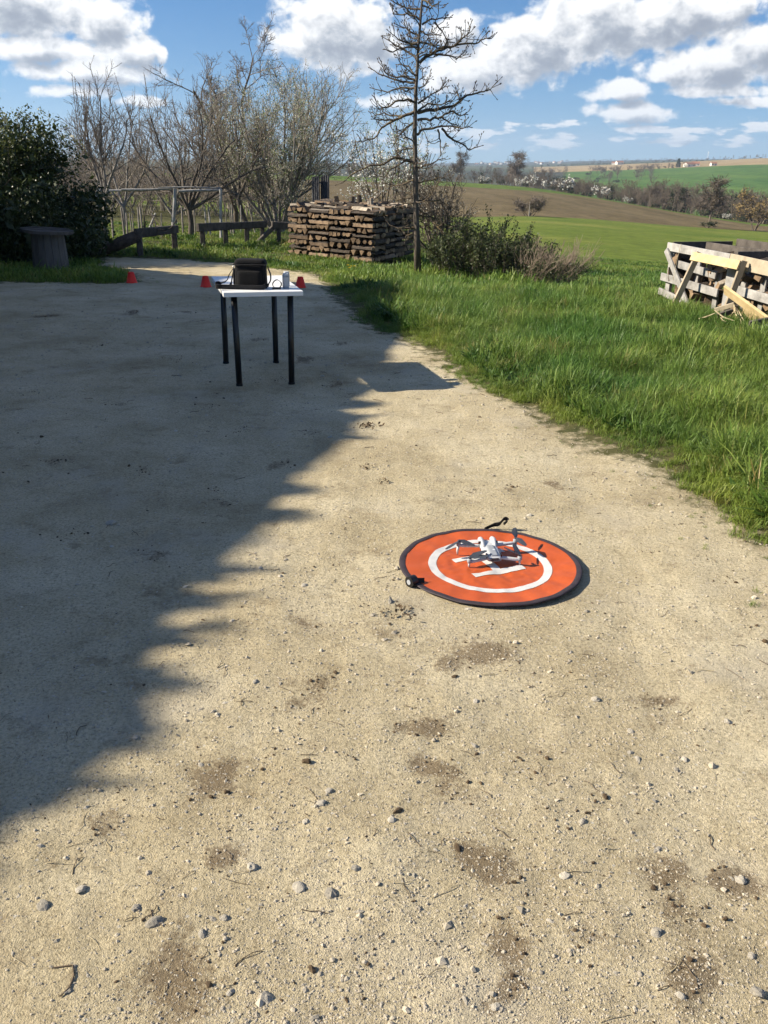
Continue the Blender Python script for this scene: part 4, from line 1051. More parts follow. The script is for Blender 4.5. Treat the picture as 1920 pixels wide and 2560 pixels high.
def woods():
    X, D, pick, sc = [], [], [], []
    def add(x, d, p, s): X.append(x); D.append(d); pick.append(p); sc.append(s)
    for i in range(300):                     # the wood along the valley, right
        x = rng.uniform(1395, 2120); f = np.clip((x - 1395) / 300, 0, 1)
        d = dk(x, 4) + rng.uniform(2, 30 + 60 * f) ; add(x, d, rng.choice([0, 1, 2, 3], p=[.32, .28, .2 + .0 * f, .2]), rng.uniform(.6, .95) * (.65 + .35 * f))
    for i in range(70):                      # low scrub along its foot
        x = rng.uniform(1180, 2050); add(x, dk(x, 4) + rng.uniform(-2, 6), rng.choice([5, 1, 3, 4], p=[.3, .3, .3, .1]), rng.uniform(.3, .6))
    for i in range(80):                      # trees on the skyline left of the wood
        x = rng.uniform(600, 1420); add(x, dk(x, 4) + rng.uniform(10, 70), rng.choice([0, 1, 3, 2], p=[.3, .3, .3, .1]), rng.uniform(.4, .8))
    for i in range(70):                      # hedges and copses on the hills
        x = rng.uniform(1180, 1640); add(x, dk(x, 6) * rng.uniform(.62, .95), rng.choice([0, 1, 3, 5]), rng.uniform(.8, 1.3))
    for i in range(90):
        x = rng.uniform(1470, 1720); t = (x - 1470) / 250; add(x, dk(x, 6) * (1.0 + rng.uniform(-.02, .05)), rng.choice([0, 1, 3, 5]), rng.uniform(.35, .8))
    for i in range(60):
        x = rng.uniform(1350, 1960); add(x, dk(x, 7) * rng.uniform(.98, 1.04), rng.choice([0, 3, 5]), rng.uniform(.5, .9))
    for i in range(260):                     # far ridges
        x = rng.uniform(500, 2000); add(x, dk(x, 8) * rng.uniform(.6, 1.2), rng.choice([0, 1, 3, 5], p=[.3, .2, .2, .3]), rng.uniform(.6, 1.2))
    for i in range(220):
        x = rng.uniform(500, 2000); add(x, dk(x, 9) * rng.uniform(.93, 1.01), rng.choice([1, 3, 5], p=[.3, .2, .5]), rng.uniform(.9, 1.5))
    P = []
    for x, d in zip(X, D):
        px, py = place_px(x, d); P.append((px, py, float(zmacro(px, py)) - .1))
    n = len(P); s = np.array(sc)
    rot = np.stack([np.zeros(n), np.zeros(n), rng.uniform(0, 6.28, n)], -1)
    scatter('woodland', P, rot, np.stack([s * 1.15, s * 1.15, s], -1), pick, FT)
woods()
def lone(name, me, x, d, h, mh, label, cat, wide=1.0, group=None, rz=0.0):
    px, py = place_px(x, d); s = h / mh
    o = link(name, me, None, (px, py, float(zmacro(px, py)) - .05), (0, 0, rz), (s * wide, s * wide, s)); return tag(o, label, cat, group)
lone('field_tree', LONE, 1788, 158, 6.0, 8.6, 'dark bare spreading tree standing alone at the end of the green field', 'tree', 1.25)
lone('field_tree', LONEO, 1908, 165, 5.6, 8.0, 'orange brown budding tree at the right edge beyond the green field', 'tree', 1.1)
lone('field_bush', LONEB, 1329, 131, 2.2, 8, 'round bare bush standing at the edge of the ploughed field', 'bush', 1.35)
lone('scrub_patch', FT[5], 1788, 154, 1.0, 3, 'low dark scrub at the foot of the lone field tree', 'scrub', 2.2)
lone('field_post', mesh('field_post', *tube_vf([(0, 0, -.2), (0, 0, 1.0), (.02, 0, 1.9)], [.09, .085, .08], 8), M_GREYBARK), 1330, 129.5, 1.9, 1.9, 'pale wooden pole standing inside the round field bush', 'pole')
lone('oak_tree', LONE, 1288, 372, 10.0, 8.6, 'broad crowned bare tree on the skyline above the ploughed field', 'tree', 1.35, rz=1)
lone('oak_tree', LONE, 1152, 375, 9.0, 8.6, 'tall bare tree at the left end of the skyline trees', 'tree', 1.1, rz=2)
lone('dark_conifer', FT[5], 1468, 345, 4.6, 3, 'dark round evergreen in the tree line left of the wood', 'tree', .9)
lone('dark_conifer', FT[5], 1382, 385, 5.5, 3, 'dark evergreen left of the blossoming scrub', 'tree', .9)
for i, (x, dd, h, lb) in enumerate([(1210, 0, 3.0, 'leftmost white blossoming thorn bush below the skyline trees'), (1300, -3, 3.0, 'small white blossoming thorn bush beside the broad bare tree'), (1330, -3, 4.6, 'largest white blossoming thorn bush under the skyline trees'),
                                    (1372, -2, 3.6, 'low white blossoming thorn bush left of the dark evergreen'), (1420, -1, 5.2, 'upright white blossoming thorn bush left of the wood'), (1507, -1, 4.0, 'white blossoming thorn bush at the foot of the wood')]):
    lone('thorn_bush', FT[4], x, dk(x, 4) + dd, h, 3.2, lb, 'bush', 1.0, 'blossoming thorn bushes', i * 1.3)
def cypress():
    px, py = place_px(1692, dk(1692, 6) * 1.02); z = float(zmacro(px, py))
    r = empty('cypress', (px, py, z), 'dark pointed conifer on the hill above the green hillside', 'tree')
    V, F = tube_vf([(px, py, z - .3), (px, py, z + 1.5)], [.35, .3], 6); obj('trunk', V, F, M_BARK, r)
    n = 1200; t = rng.uniform(size=n) ** .7; a = rng.uniform(0, 6.28, n); rr = (1.0 + 3.2 * t) * np.sqrt(rng.uniform(size=n)) * .8
    P = np.stack([px + rr * np.cos(a), py + rr * np.sin(a), z + 11 - 10 * t], -1); V, F = leaf_quads(P, rng.uniform(.8, 1.5, n), .7, .3); obj('foliage', V, F, M_FDARK, r)['kind'] = 'stuff'
cypress()
M_WALL = mat('house_wall', (.62, .58, .50), (.70, .67, .60), .5, .9); M_ROOF = mat('roof_tile', (.26, .12, .07), (.34, .17, .10), .5, .9); M_DARKWIN = mat('window_dark', (.03, .03, .035), rough=.3)
def house(x, d, w, dp, h, rz, label):
    px, py = place_px(x, d); z = float(zmacro(px, py)) - .3
    o = empty('farmhouse', (px, py, z), label, 'house', 'far farmhouses'); o.rotation_euler = (0, 0, rz)
    link('wall', mesh('wall', [(-w / 2, -dp / 2, 0), (w / 2, -dp / 2, 0), (w / 2, dp / 2, 0), (-w / 2, dp / 2, 0), (-w / 2, -dp / 2, h), (w / 2, -dp / 2, h), (w / 2, dp / 2, h), (-w / 2, dp / 2, h), (-w / 2, 0, h + dp * .3), (w / 2, 0, h + dp * .3)],
         [(0, 1, 5, 4), (2, 3, 7, 6), (1, 2, 6, 9, 5), (3, 0, 4, 8, 7), (0, 3, 2, 1)], M_WALL), o)
    e = .5
    link('roof', mesh('roof', [(-w / 2 - e, -dp / 2 - e, h - .15), (w / 2 + e, -dp / 2 - e, h - .15), (w / 2 + e, 0, h + dp * .3 + .1), (-w / 2 - e, 0, h + dp * .3 + .1), (w / 2 + e, dp / 2 + e, h - .15), (-w / 2 - e, dp / 2 + e, h - .15),
         (-w / 2 - e, 0, h + dp * .3 - .3), (w / 2 + e, 0, h + dp * .3 - .3)], [(0, 1, 2, 3), (3, 2, 4, 5), (0, 3, 5, 6), (1, 7, 4, 2), (0, 6, 7, 1), (6, 5, 4, 7)], M_ROOF), o)
    for k in (-.28, .28):
        V, F = box_vf((w * k, -dp / 2 - .03, h * .55), (.6, 0, 0), (0, .05, 0), (0, 0, .8)); link('window', mesh('window', V, F, M_DARKWIN), o)
HS = [(1545, dk(1545, 7) * .97, 15, 10, 5, .3, 'white farmhouse at the left end of the pale stubble field'), (1533, dk(1533, 7) * .98, 11, 8, 4, -.4, 'small white outbuilding beside the white farmhouse'), (1720, dk(1720, 6) * 1.03, 15, 8, 3.5, .5, 'long red roofed farmhouse right of the pointed conifer'),
      (1735, dk(1735, 6) * 1.06, 10, 8, 3.5, -.2, 'red roofed barn behind the long farmhouse'), (1779, dk(1779, 6) * 1.03, 7, 6, 3, .1, 'small pale house on the brow of the green hillside')]
for a in HS: house(*a)
for i in range(16):
    x = [1190, 1203, 1212, 1225, 1236, 1244, 1251, 1262, 1337, 1345, 1352, 1371, 1383, 1396, 1402, 1268][i]
    house(x, dk(x, 8) * (1.02 + .3 * ((i * 37) % 10) / 10), 13, 10, 5, i * .7, 'tiny pale roofed house in the village on the far ridge')
px, py = place_px(1763, 5300); z = float(zmacro(px, py))
r = empty('white_tower', (px, py, z), 'slim white tower on the far horizon above the stubble field', 'tower')
V, F = tube_vf([(px, py, z - 2), (px, py, z + 20), (px, py, z + 30)], [1.9, 1.7, 1.5], 10); obj('shaft', V, F, M_WHITE, r)
V, F = tube_vf([(px, py, z + 30), (px, py, z + 32), (px, py, z + 37), (px, py, z + 39)], [1.6, 2.8, 3.0, 1.2], 10); obj('head', V, F, M_WHITE, r)

# ------------------------------------------------------------------ firewood
def log_mesh(name, kind, wood):
    """split log, one metre long along x, about 0.1 across; bark on the round side"""
    if kind == 'wedge': prof = [(-.055, -.045), (.0, -.058), (.055, -.045), (.0, .055)]; bark = [1, 1, 0, 0]
    elif kind == 'half': prof = [(-.06, -.028), (-.045, .02), (0, .042), (.045, .02), (.06, -.028)]; bark = [1, 1, 1, 1, 0]
    elif kind == 'round': prof = [(.05 * math.cos(a), .05 * math.sin(a)) for a in np.arange(6) * math.pi / 3]; bark = [1] * 6
    elif kind == 'slab': prof = [(-.065, -.022), (.06, -.03), (.065, .02), (-.02, .03)]; bark = [1, 0, 0, 1]
    else: prof = [(-.05, -.05), (.05, -.045), (.02, .05), (-.045, .03)]; bark = [0, 1, 1, 0]
    k = len(prof); V = []; F = []; mi = []
    xs = [-.5, -.17, .17, .5]
    for x in xs:
        oy, oz = (rng.normal() * .004, rng.normal() * .004) if abs(x) < .4 else (0, 0)
        s = rng.uniform(.9, 1.1)
        for (a, b) in prof: V.append((x + (rng.normal() * .006 if abs(x) > .4 else 0), a * s + oy, b * s + oz))
    for i in range(3):
        for j in range(k): F.append((i * k + j, i * k + (j + 1) % k, (i + 1) * k + (j + 1) % k, (i + 1) * k + j)); mi.append(0 if bark[j] else 1)
    F.append(tuple(range(k))[::-1]); F.append(tuple(3 * k + j for j in range(k))); mi += [2, 2]
    return mesh(name, V, F, [M_LOGBARK, wood, M_LOGEND], mi=mi)
LOGS = [log_mesh('log', k, M_LOGWOOD) for k in ('wedge', 'half', 'block', 'slab', 'round', 'wedge', 'half')]
LOGS_G = [log_mesh('log', k, M_LOGGREY) for k in ('wedge', 'half', 'block', 'slab', 'slab')]
def put_log(me, c, d, L_, s, roll, parent, name='log'):
    c = np.asarray(c, float); d = nrm(d); x, y = frame(d)
    cr_, sr_ = math.cos(roll), math.sin(roll)
    Y = cr_ * x + sr_ * y; Z = np.cross(d, Y)
    o = bpy.data.objects.new(name, me); COL.objects.link(o)
    m = Matrix(((d[0] * L_, Y[0] * s, Z[0] * s, c[0]), (d[1] * L_, Y[1] * s, Z[1] * s, c[1]), (d[2] * L_, Y[2] * s, Z[2] * s, c[2]), (0, 0, 0, 1)))
    if parent is not None:
        o.parent = parent; m = Matrix.Translation(-Vector(parent.location)) @ m
    l, r_, sc = m.decompose(); o.location = l; o.rotation_mode = 'QUATERNION'; o.rotation_quaternion = r_; o.scale = sc
    return o
def woodpile():
    A = np.array([-2.10, 19.0]); B = np.array([-.30, 17.55]); W = np.linalg.norm(B - A); e1 = np.array([*((B - A) / W), 0]); e2 = np.array([.40, .916, 0]); up = np.array([0, 0, 1.0])
    base = np.array([A[0], A[1], gz1(-1, 17.5)])
    root = empty('firewood_stack', base, 'long stack of split firewood laid crosswise behind the grass verge', 'woodpile')
    nc, nl, lh = 4, 9, .105; w = W / nc; H = nl * lh; dep = 2.0
    C = lambda a, b, z: base + e1 * a + e2 * b + up * z
    # added dark filler block: no see-through, gaps between logs read as shade
    V = [C(.07, .3, 0), C(W - .28, .3, 0), C(W - .28, dep, 0), C(.07, dep, 0), C(.07, .3, H - .06), C(W - .28, .3, H - .06), C(W - .28, dep, H - .06), C(.07, dep, H - .06)]
    obj('dark_filler', V, [(0, 3, 2, 1), (4, 5, 6, 7), (0, 1, 5, 4), (1, 2, 6, 5), (2, 3, 7, 6), (3, 0, 4, 7)], M_LOGBARK, root)
    R_ = lambda a, b: rng.uniform(a, b)
    for c in range(nc):
        a0 = c * w
        for l in range(nl):
            z = (l + .5) * lh
            if (l + c) % 2 == 0:             # ends to the front
                z += .008
                n = rng.integers(3, 6)
                for i in range(n): put_log(LOGS[rng.integers(6)], C(a0 + (i + .5) * w / n, .2 + R_(-.025, .03), z + R_(-.006, .006)), e2, .46, min(1.12, w / n / .112) * R_(.74, 1.0), -math.pi / 2 * 0 + rng.choice([0, math.pi]) + R_(-.15, .15), root)
            else:                            # one long side to the front
                top = l == nl - 1
                put_log((LOGS_G if top and c in (1, 2) else LOGS)[rng.choice([1, 2, 3])], C(a0 + w / 2, .05 + R_(-.02, .02), z), e1, w * R_(.88, .97), .78 * R_(.85, 1.05), R_(-.3, .3), root)
                put_log(LOGS[rng.choice([1, 2, 3])], C(a0 + w / 2, .16, z), e1, w * .95, .92, R_(-.5, .5), root)
    nb = 4; wd = dep / nb
    for c in range(nb):                      # right-hand face
        b0 = .08 + c * wd
        for l in range(nl):
            z = (l + .5) * lh
            if (l + c) % 2 == 0:
                n = 4
                for i in range(n): put_log(LOGS[rng.integers(7)], C(W - .2 + R_(-.03, .02), b0 + (i + .5) * wd / n, z), e1, .42, wd / n / .118 * R_(.85, 1.0), rng.choice([0, math.pi]) + R_(-.2, .2), root)
            else: put_log(LOGS[rng.choice([1, 2, 3, 4])], C(W - .045 + R_(-.02, .01), b0 + wd / 2, z), e2, wd * .95, .92, R_(-.4, .4), root)
    for i in range(86):                      # loose top layer
        a, b = R_(.12, W - .15), R_(.12, dep - .1); d = e1 if rng.uniform() < .6 else e2
        d = d + np.array([R_(-.3, .3), R_(-.3, .3), R_(-.06, .06)])
        put_log((LOGS_G if rng.uniform() < .5 else LOGS)[rng.integers(5)], C(a, b, H + R_(.0, .05)), d, R_(.32, .5), R_(.6, .95), R_(0, 6.28), root)
    for i in range(5):
        put_log(LOGS_G[rng.integers(5)], C(R_(.3, W - .5), R_(.9, dep - .1), H + .1), (R_(-.3, .3), R_(-.3, .3), 1), R_(.14, .26), .8, R_(0, 6), root)
    put_log(LOGS_G[3], C(W * .72, 1.2, H + .16), e1 * .8 + up * .55, .42, .5, .3, root)
woodpile()

# --- slatted crates of firewood at the right
def crates():
    P0 = np.array([3.60, 11.72]); P1 = np.array([3.95, 10.50]); f = np.array([*(P1 - P0), 0]); L1 = np.linalg.norm(f); f = f / L1
    inn = np.array([.95, .31, 0]); up = np.array([0, 0, 1.0]); out = -inn
    z0 = gz1(3.6, 11.1)
    def crate(o2, L_, H, dep, name, label, spec):
        base = np.array([o2[0], o2[1], z0])
        root = empty(name, base, label, 'crate', 'slatted firewood crates')
        Q = lambda a, b, z: base + f * a + inn * b + up * z
        for a in (.03, L_ - .03):
            for b in (.03, dep): board('corner_post', Q(a, b, -.04), Q(a + .01, b, H - .1), .09, .045, f, M_WOOD_W, root)
        for a in spec['studs']: board('stud', Q(a, .075, -.02), Q(a, .075, H - .12), .085, .03, f, M_WOOD_W, root)
        for (za, zb, a0, a1, w, m, jut) in spec['slats']: board('slat', Q(a0, -.025 + jut, za), Q(a1, -.025 + jut, zb), w, .026, up, m, root)
        for (a0, z_0, a1, z_1, w, m) in spec.get('diag', []): board('brace', Q(a0, -.058, z_0), Q(a1, -.058, z_1), w, .026, (0, 0, 1) if abs(a1 - a0) > .5 else f, m, root)
        for i, z in enumerate((.12, .42, H - .14)):
            board('slat', Q(.0, .06, z), Q(.0, dep, z), .09, .026, up, M_WOOD_W, root); board('slat', Q(L_, .06, z), Q(L_, dep, z), .09, .026, up, M_WOOD_D, root)
            board('slat', Q(.02, dep + .03, z), Q(L_ - .02, dep + .03, z), .09, .026, up, M_WOOD_W, root)
        board('rim', Q(-.02, .05, H - .05), Q(-.02, dep, H - .05), .09, .03, up, M_WOOD_D, root); board('rim', Q(L_ - .02, .05, H - .06), Q(L_ - .02, dep, H - .06), .09, .03, up, M_WOOD_D, root)
        board('rim', Q(.0, dep + .06, H - .03), Q(L_, dep + .06, H - .03), .12, .03, up, M_WOOD_D, root); board('rim', Q(.1, dep * .5, H - .05), Q(L_ - .05, dep * .52, H - .05), .1, .03, up, M_WOOD_D, root)
        return Q
    W, N_, D_ = M_WOOD_W, M_WOOD_N, M_WOOD_D
    QA = crate(P0, L1, .8, .95, 'firewood_crate', 'grey weathered slatted crate with a white diagonal brace, filled with logs',
          dict(studs=[.55, .98], slats=[(.74, .72, -.02, L1, .1, W, 0), (.55, .50, .12, 1.02, .09, W, .03), (.36, .31, -.08, 1.14, .095, W, 0), (.18, .12, -.06, .48, .085, W, -.02), (.02, .0, -.04, .16, .06, W, 0), (.06, .03, .9, L1, .08, W, 0)],
               diag=[(.0, .70, .64, .08, .075, W)]))
    QB = crate(P1 + f[:2] * .03, 1.3, .80, .95, 'firewood_crate', 'slatted crate with a broad pale top board at the right edge of the picture',
          dict(studs=[.16, .5, .92], slats=[(.70, .66, -.01, 1.28, .15, M_WOOD_P, -.01), (.40, .34, -.04, 1.3, .1, W, 0), (.08, .03, .02, .5, .1, N_, 0), (.07, .02, .52, 1.3, .1, W, 0)]))
    # logs lying inside
    def fill(Q, L_, n, grp, lab):
        for i in range(n):
            lay = i % 6; a = rng.uniform(.1, L_ - .1); z = z0 + .07 + lay * .115 + rng.uniform(-.02, .02); b = rng.uniform(.10, .3) if lay < 5 else rng.uniform(.12, .8)
            d = inn * rng.uniform(.6, 1) + f * rng.uniform(-.7, .7) + up * rng.uniform(-.35, .35)
            p = Q(a, b, 0); p[2] = z
            o = put_log((LOGS if rng.uniform() < .55 else LOGS_G)[rng.integers(5)], p, d, rng.uniform(.24, .36), rng.uniform(.9, 1.5), rng.uniform(0, 6.28), None, 'firewood_log')
            tag(o, lab, 'log', grp)
    fill(QA, L1, 54, 'logs in the braced crate', 'short split log packed inside the crate with the white diagonal brace')
    fill(QB, 1.3, 54, 'logs in the right crate', 'short split log packed inside the crate with the broad pale top board')
    # the big curved pale log, the white split block
    c = QB(.78, .16, .42); t = np.linspace(-.2, 2.2, 14)
    pts = [c + f * (.22 - .24 * math.cos(a)) + up * (.19 * math.sin(a) - .03) + inn * .02 for a in t]
    V, F = tube_vf(pts, [.04] + [.052] * 12 + [.04], 8); o = obj('curved_log', V, F, mat('fresh_bark', (.42, .26, .10), (.66, .48, .22), 14, .85, .6, 40, stretch=(1, 1, 4)), None, True); tag(o, 'fresh orange curved log bulging from the right crate', 'log')
    tag(put_log(log_mesh('pale_block', 'block', M_PALESTONE), QB(.78, .08, .2), f + up * .2, .16, 1.1, .6, None, 'split_block'), 'bright white split block low in the right crate', 'log')
    V, F = tube_vf([QA(.3, -.05, .8), QA(.29, -.07, .6), QA(.26, -.07, .35)], .003, 5); tag(obj('twine', V, F, M_STRAW), 'pale twine hanging down the front of the braced crate', 'twine')
    # broken pallet frame leaning on the crates
    z6 = lambda x, y: (1620 + x / 5.53, 560 + y / 5.53)
    lf = unz(*z6(300, 1060), z0 + .02) * 1.0; lf = np.array([3.45, 10.93, gz1(3.4, 10.93) - .02]); rf = np.array([3.78, 10.1, gz1(3.78, 10.1) - .02])
    lt = uny(*z6(695, 415), 10.95); rt = uny(*z6(1320, 535), 10.1)
    root = empty('broken_frame', (lf + rf) / 2, 'broken pale wooden frame with two legs leaning against the crates', 'frame')
    nrm_ = np.cross(rt - lt, lt - lf)
    if nrm_[0] > 0: nrm_ = -nrm_
    board('leg', lf, lt + (lt - lf) * .03, .075, .03, nrm_, M_WOOD_P, root); board('leg', rf, rt + (rt - rf) * .03, .075, .03, nrm_, M_WOOD_P, root)
    off = nrm(nrm_) * .0; dn = nrm((lf - lt + rf - rt)) * .045
    board('top_plank', lt + dn + nrm(lt - rt) * .03 + nrm(nrm_) * .055, rt + dn + nrm(rt - lt) * .02 + nrm(nrm_) * .055, .10, .024, dn, M_WOOD_N, root)
    a = uny(*z6(1060, 905), 9.95); b = uny(*z6(1660, 1345), 9.35)
    pl = board('fallen_plank', a, b, .115, .03, (-.3, -.6, .8), M_WOOD_N, None); tag(pl, 'long pale plank fallen aslant in front of the right crate', 'plank')
    a = uny(*z6(1330, 1210), 9.75); b = uny(*z6(1540, 1350), 9.5); pl = board('fallen_plank', a, b, .16, .03, (-.2, -.7, .6), M_WOOD_N, None); tag(pl, 'short wide yellow plank under the long fallen plank', 'plank')
    for (x0, y0, x1, y1, Y0, Y1, w, m, lb) in [(930, 1190, 1200, 1110, 10.1, 9.9, .05, M_WOOD_P, 'narrow batten lying in the grass below the leaning frame'), (960, 1270, 1180, 1200, 9.75, 9.7, .06, M_WOOD_D, 'dark batten lying lowest below the leaning frame'),
                                              (1390, 1400, 1640, 1350, 9.1, 9.15, .1, M_WOOD_D, 'dark board on edge in the grass at the right edge'), (1400, 1510, 1700, 1430, 8.9, 8.95, .09, M_WOOD_W, 'grey board half sunk in the grass at the right edge')]:
        a = uny(*z6(x0, y0), Y0); b = uny(*z6(x1, y1), Y1)
        for q in (a, b): q[2] = max(q[2], gz1(q[0], q[1]) + .04)
        pl = board('loose_batten', a, b, w, .025, (0, -.4, .9), m, None); tag(pl, lb, 'board', 'loose boards in the grass')
    sp_ = [(920, 1190, 1200, 1340), (1210, 1150, 1300, 1360), (1190, 1120, 1240, 1290), (1150, 1280, 1220, 1190), (1000, 1285, 1080, 1350), (1230, 1350, 1310, 1390), (1230, 1170, 1330, 1340), (700, 1310, 930, 1230), (1270, 1190, 1290, 1370)]
    for i, (x0, y0, x1, y1) in enumerate(sp_):
        a = uny(*z6(x0, y0), 9.75); b = uny(*z6(x1, y1), 9.55)
        for q in (a, b): q[2] = max(q[2], gz1(q[0], q[1]) + .03)
        o = obj('splinter', *tube_vf([a, (a + b) / 2 + rng.normal(size=3) * .01, b], [.006, .008, .003], 5), M_STRAW); tag(o, 'thin pale wood splinter lying in the grass below the leaning frame', 'splinter', 'splinters below the broken frame')
crates()

# --- low rails, dead trunk, stakes, trellis, panels
def rails():
    h = .42
    def rail(a, b, posts, label, w=.17, t=.09, h=.42, droop=0, extra=None):
        a, b = np.array(a), np.array(b); za, zb = gz1(*a), gz1(*b); base = np.array([*((a + b) / 2), (za + zb) / 2])
        root = empty('low_rail', base, label, 'rail', 'low timber rails at the lane edge')
        A = np.array([*a, za + h]); B = np.array([*b, zb + h]); mid = A + (B - A) * .42
        board('beam', A - nrm(B - A) * .12, mid, w, t, (0, 0, 1), M_WOOD_D, root, .012); board('beam', mid + nrm(B - A) * .004, B + nrm(B - A) * .1, w * .92, t * .9, (0, 0, 1), M_WOOD_D, root, .012)
        for f in posts:
            p = A + (B - A) * f; board('post', (p[0], p[1], gz1(p[0], p[1]) - .08), (p[0], p[1], p[2] - w * .4), .1, .09, (1, 0, 0), M_WOOD_D, root, .01)
        if extra is not None: board('strut', extra[0], extra[1], .1, .08, (0, 0, 1), M_WOOD_D, root, .01)
        return A, B
    A, B = rail((-4.72, 17.3), (-4.36, 18.7), (.0, .97), 'short dark timber rail with ivy stems beside the dead trunk')
    g = Grow()
    for i in range(6):                       # old ivy stems on the first rail
        p = A + (B - A) * rng.uniform(.2, .7) + np.array([-.06, -.06, .02]); g.branch(p, (B - A) * rng.choice([-1, 1]) + rng.normal(size=3) * .2, rng.uniform(.5, .9), .014, 0, [dict(n=7, wob=.3, up=-.02, kids=(2, 3), ratio=.4, taper=.5), dict(n=4, wob=.3, up=-.2, rmin=.006)])
    P0, P1, R0, R1, lv = g.arr(); o = obj('ivy_stems', *seg_mesh(P0, P1, R0, R1, 5), M_BARK); tag(o, 'twisted dark ivy stems draped over the short rail', 'stems', None, 'stuff')
    rail((-4.05, 19.75), (-3.05, 22.4), (.02, .36, .7, .97), 'longer dark timber rail between the short rail and the woodpile')
    e0 = np.array([-3.13, 21.9, gz1(-3.13, 21.9) + .02]); e1 = np.array([-2.75, 22.2, gz1(-2.8, 22.2) + .42])
    rail((-2.72, 22.2), (-1.9, 22.6), (.06, .9), 'rail end with a slanting strut meeting the woodpile', extra=(e0, e1))
    # dead trunk
    p = [np.array([-5.55, 17.25, .05]), np.array([-5.3, 17.15, .13]), np.array([-5.0, 17.2, .26]), np.array([-4.72, 17.28, .38])]
    for q in p: q[2] += gz1(q[0], q[1])
    root = empty('dead_trunk', (p[0][0], p[0][1], gz1(p[0][0], p[0][1])), 'rough barked dead trunk leaning up against the short rail', 'trunk')
    obj('trunk', *tube_vf(p, [.075, .10, .115, .105], 10), M_LOGBARK, root, True)
    g = Grow()
    for i in range(16):
        g.branch(p[0] + (p[2] - p[0]) * rng.uniform(-.1, .8) + (0, 0, .05), (-.9 + rng.normal() * .3, -.4 + rng.normal() * .4, .12), rng.uniform(.3, .9), .012, 0, [dict(n=6, wob=.25, up=-.02, kids=(2, 4), ratio=.5, taper=.4), dict(n=4, wob=.3, rmin=.004)])
    tree_parts(root, g, -1, M_GREYTWIG, M_GREYTWIG)
    # stakes of the vegetable plot
    z3 = lambda x, y: (230 + x / 3.386, 430 + y / 3.386)
    ST = [(175, 480, 165, 300, .03), (272, 490, 246, 300, .028), (295, 490, 290, 345, .022), (330, 490, 318, 350, .016), (350, 490, 338, 355, .016), (400, 462, 388, 300, .024), (422, 462, 405, 295, .024), (440, 458, 538, 348, .028), (515, 440, 508, 350, .014),
          (588, 455, 586, 350, .018), (765, 430, 758, 285, .026), (868, 420, 862, 280, .02), (962, 432, 953, 280, .024), (995, 432, 985, 300, .026), (1090, 430, 1085, 280, .018), (1172, 415, 1165, 260, .02), (1195, 412, 1180, 275, .028), (1140, 420, 1130, 295, .014), (1380, 395, 1325, 262, .024), (1255, 400, 1258, 280, .016)]
    LAB = ['dark upright stake nearest the dark bush', 'pale leaning stake right of the first fruit tree', 'short dark stake beside the pale leaning stake', 'thin stick left of a pair of sticks', 'thin stick right of a pair of sticks', 'left one of two tall pale stakes', 'right one of two tall pale stakes', 'slanting pale pole propped below the trellis', 'thin short stick right of the slanting pole',
           'short dark stake left of the trellis post', 'pale stake right of the trellis post', 'thin stake behind the dark fruit tree', 'left one of two pale stakes behind the second rail', 'right one of two pale stakes behind the second rail', 'thin dark stake behind the second rail', 'tall thin stake right of the low forked tree', 'pale stake beside the tall thin stake', 'thin short stick left of the tall thin stake', 'leaning grey stake before the budding tree', 'thin stick between budding tree and pale stake']
    for (x0, y0, x1, y1, r), lb in zip(ST, LAB):
        b = unz(*z3(x0, y0), .12) ; b = np.array([b[0], b[1], 0]); Y = b[1]; b[2] = gz1(b[0], b[1]) - .05; t = uny(*z3(x1, y1), Y + rng.uniform(-.1, .1))
        obj_ = obj('garden_stake', *tube_vf([b, (b + t) / 2 + rng.normal(size=3) * .008, t], [r, r * .95, r * .85], 6), rng.choice([M_GREYBARK, M_WOOD_W, M_GREYBARK])); tag(obj_, lb, 'stake', 'stakes of the vegetable plot')
    Y = 23.2
    root = empty('pole_trellis', (-5.5, Y, gz1(-5.5, Y)), 'weathered pole trellis with long horizontal bars behind the fruit trees', 'trellis')
    for (x0, y0, x1, y1, r) in [(40, 158, 430, 152, .026), (250, 150, 715, 140, .03), (735, 162, 1100, 153, .034), (560, 133, 1090, 136, .018)]:
        a, b = uny(*z3(x0, y0), Y), uny(*z3(x1, y1), Y + .1); obj('bar', *tube_vf([a, (a + b) / 2 + rng.normal(size=3) * .02, b], r, 7), M_WOOD_W, root)
    for (x0, y0, x1, y1, r) in [(672, 470, 706, 140, .045), (45, 480, 42, 150, .04), (1085, 440, 1088, 146, .035)]:
        a, b = uny(*z3(x0, y0), Y + .06), uny(*z3(x1, y1), Y + .06); a[2] = gz1(a[0], a[1]) - .06; obj('post', *tube_vf([a, b], r, 8), M_WOOD_W, root)
    # dark sheets standing behind the woodpile
    for (x0, x1, yt0, yt1, lb) in [(779, 799, 441, 440, 'left one of two dark grey sheets standing behind the woodpile'), (801, 823, 440, 436, 'right one of two dark grey sheets standing behind the woodpile')]:
        Y = 24.0; a, b = uny(x0, yt0, Y), uny(x1, yt1, Y - .1); g0 = gz1(a[0], Y) - .03
        n = 9; V = []; F = []
        for i in range(n):
            f = i / (n - 1); p = a + (b - a) * f; off = .014 * (i % 2)
            for (dz, dy) in ((g0, 0), (p[2] - .03 * abs(f - .5), .02)): V.append((p[0], p[1] - off + dy, dz)); V.append((p[0], p[1] - off + dy + .012, dz))
        for i in range(n - 1):
            k = i * 4; F += [(k, k + 4, k + 6, k + 2), (k + 1, k + 3, k + 7, k + 5), (k + 2, k + 6, k + 7, k + 3), (k, k + 1, k + 5, k + 4)]
        F += [(0, 2, 3, 1), (4 * n - 4, 4 * n - 3, 4 * n - 1, 4 * n - 2)]
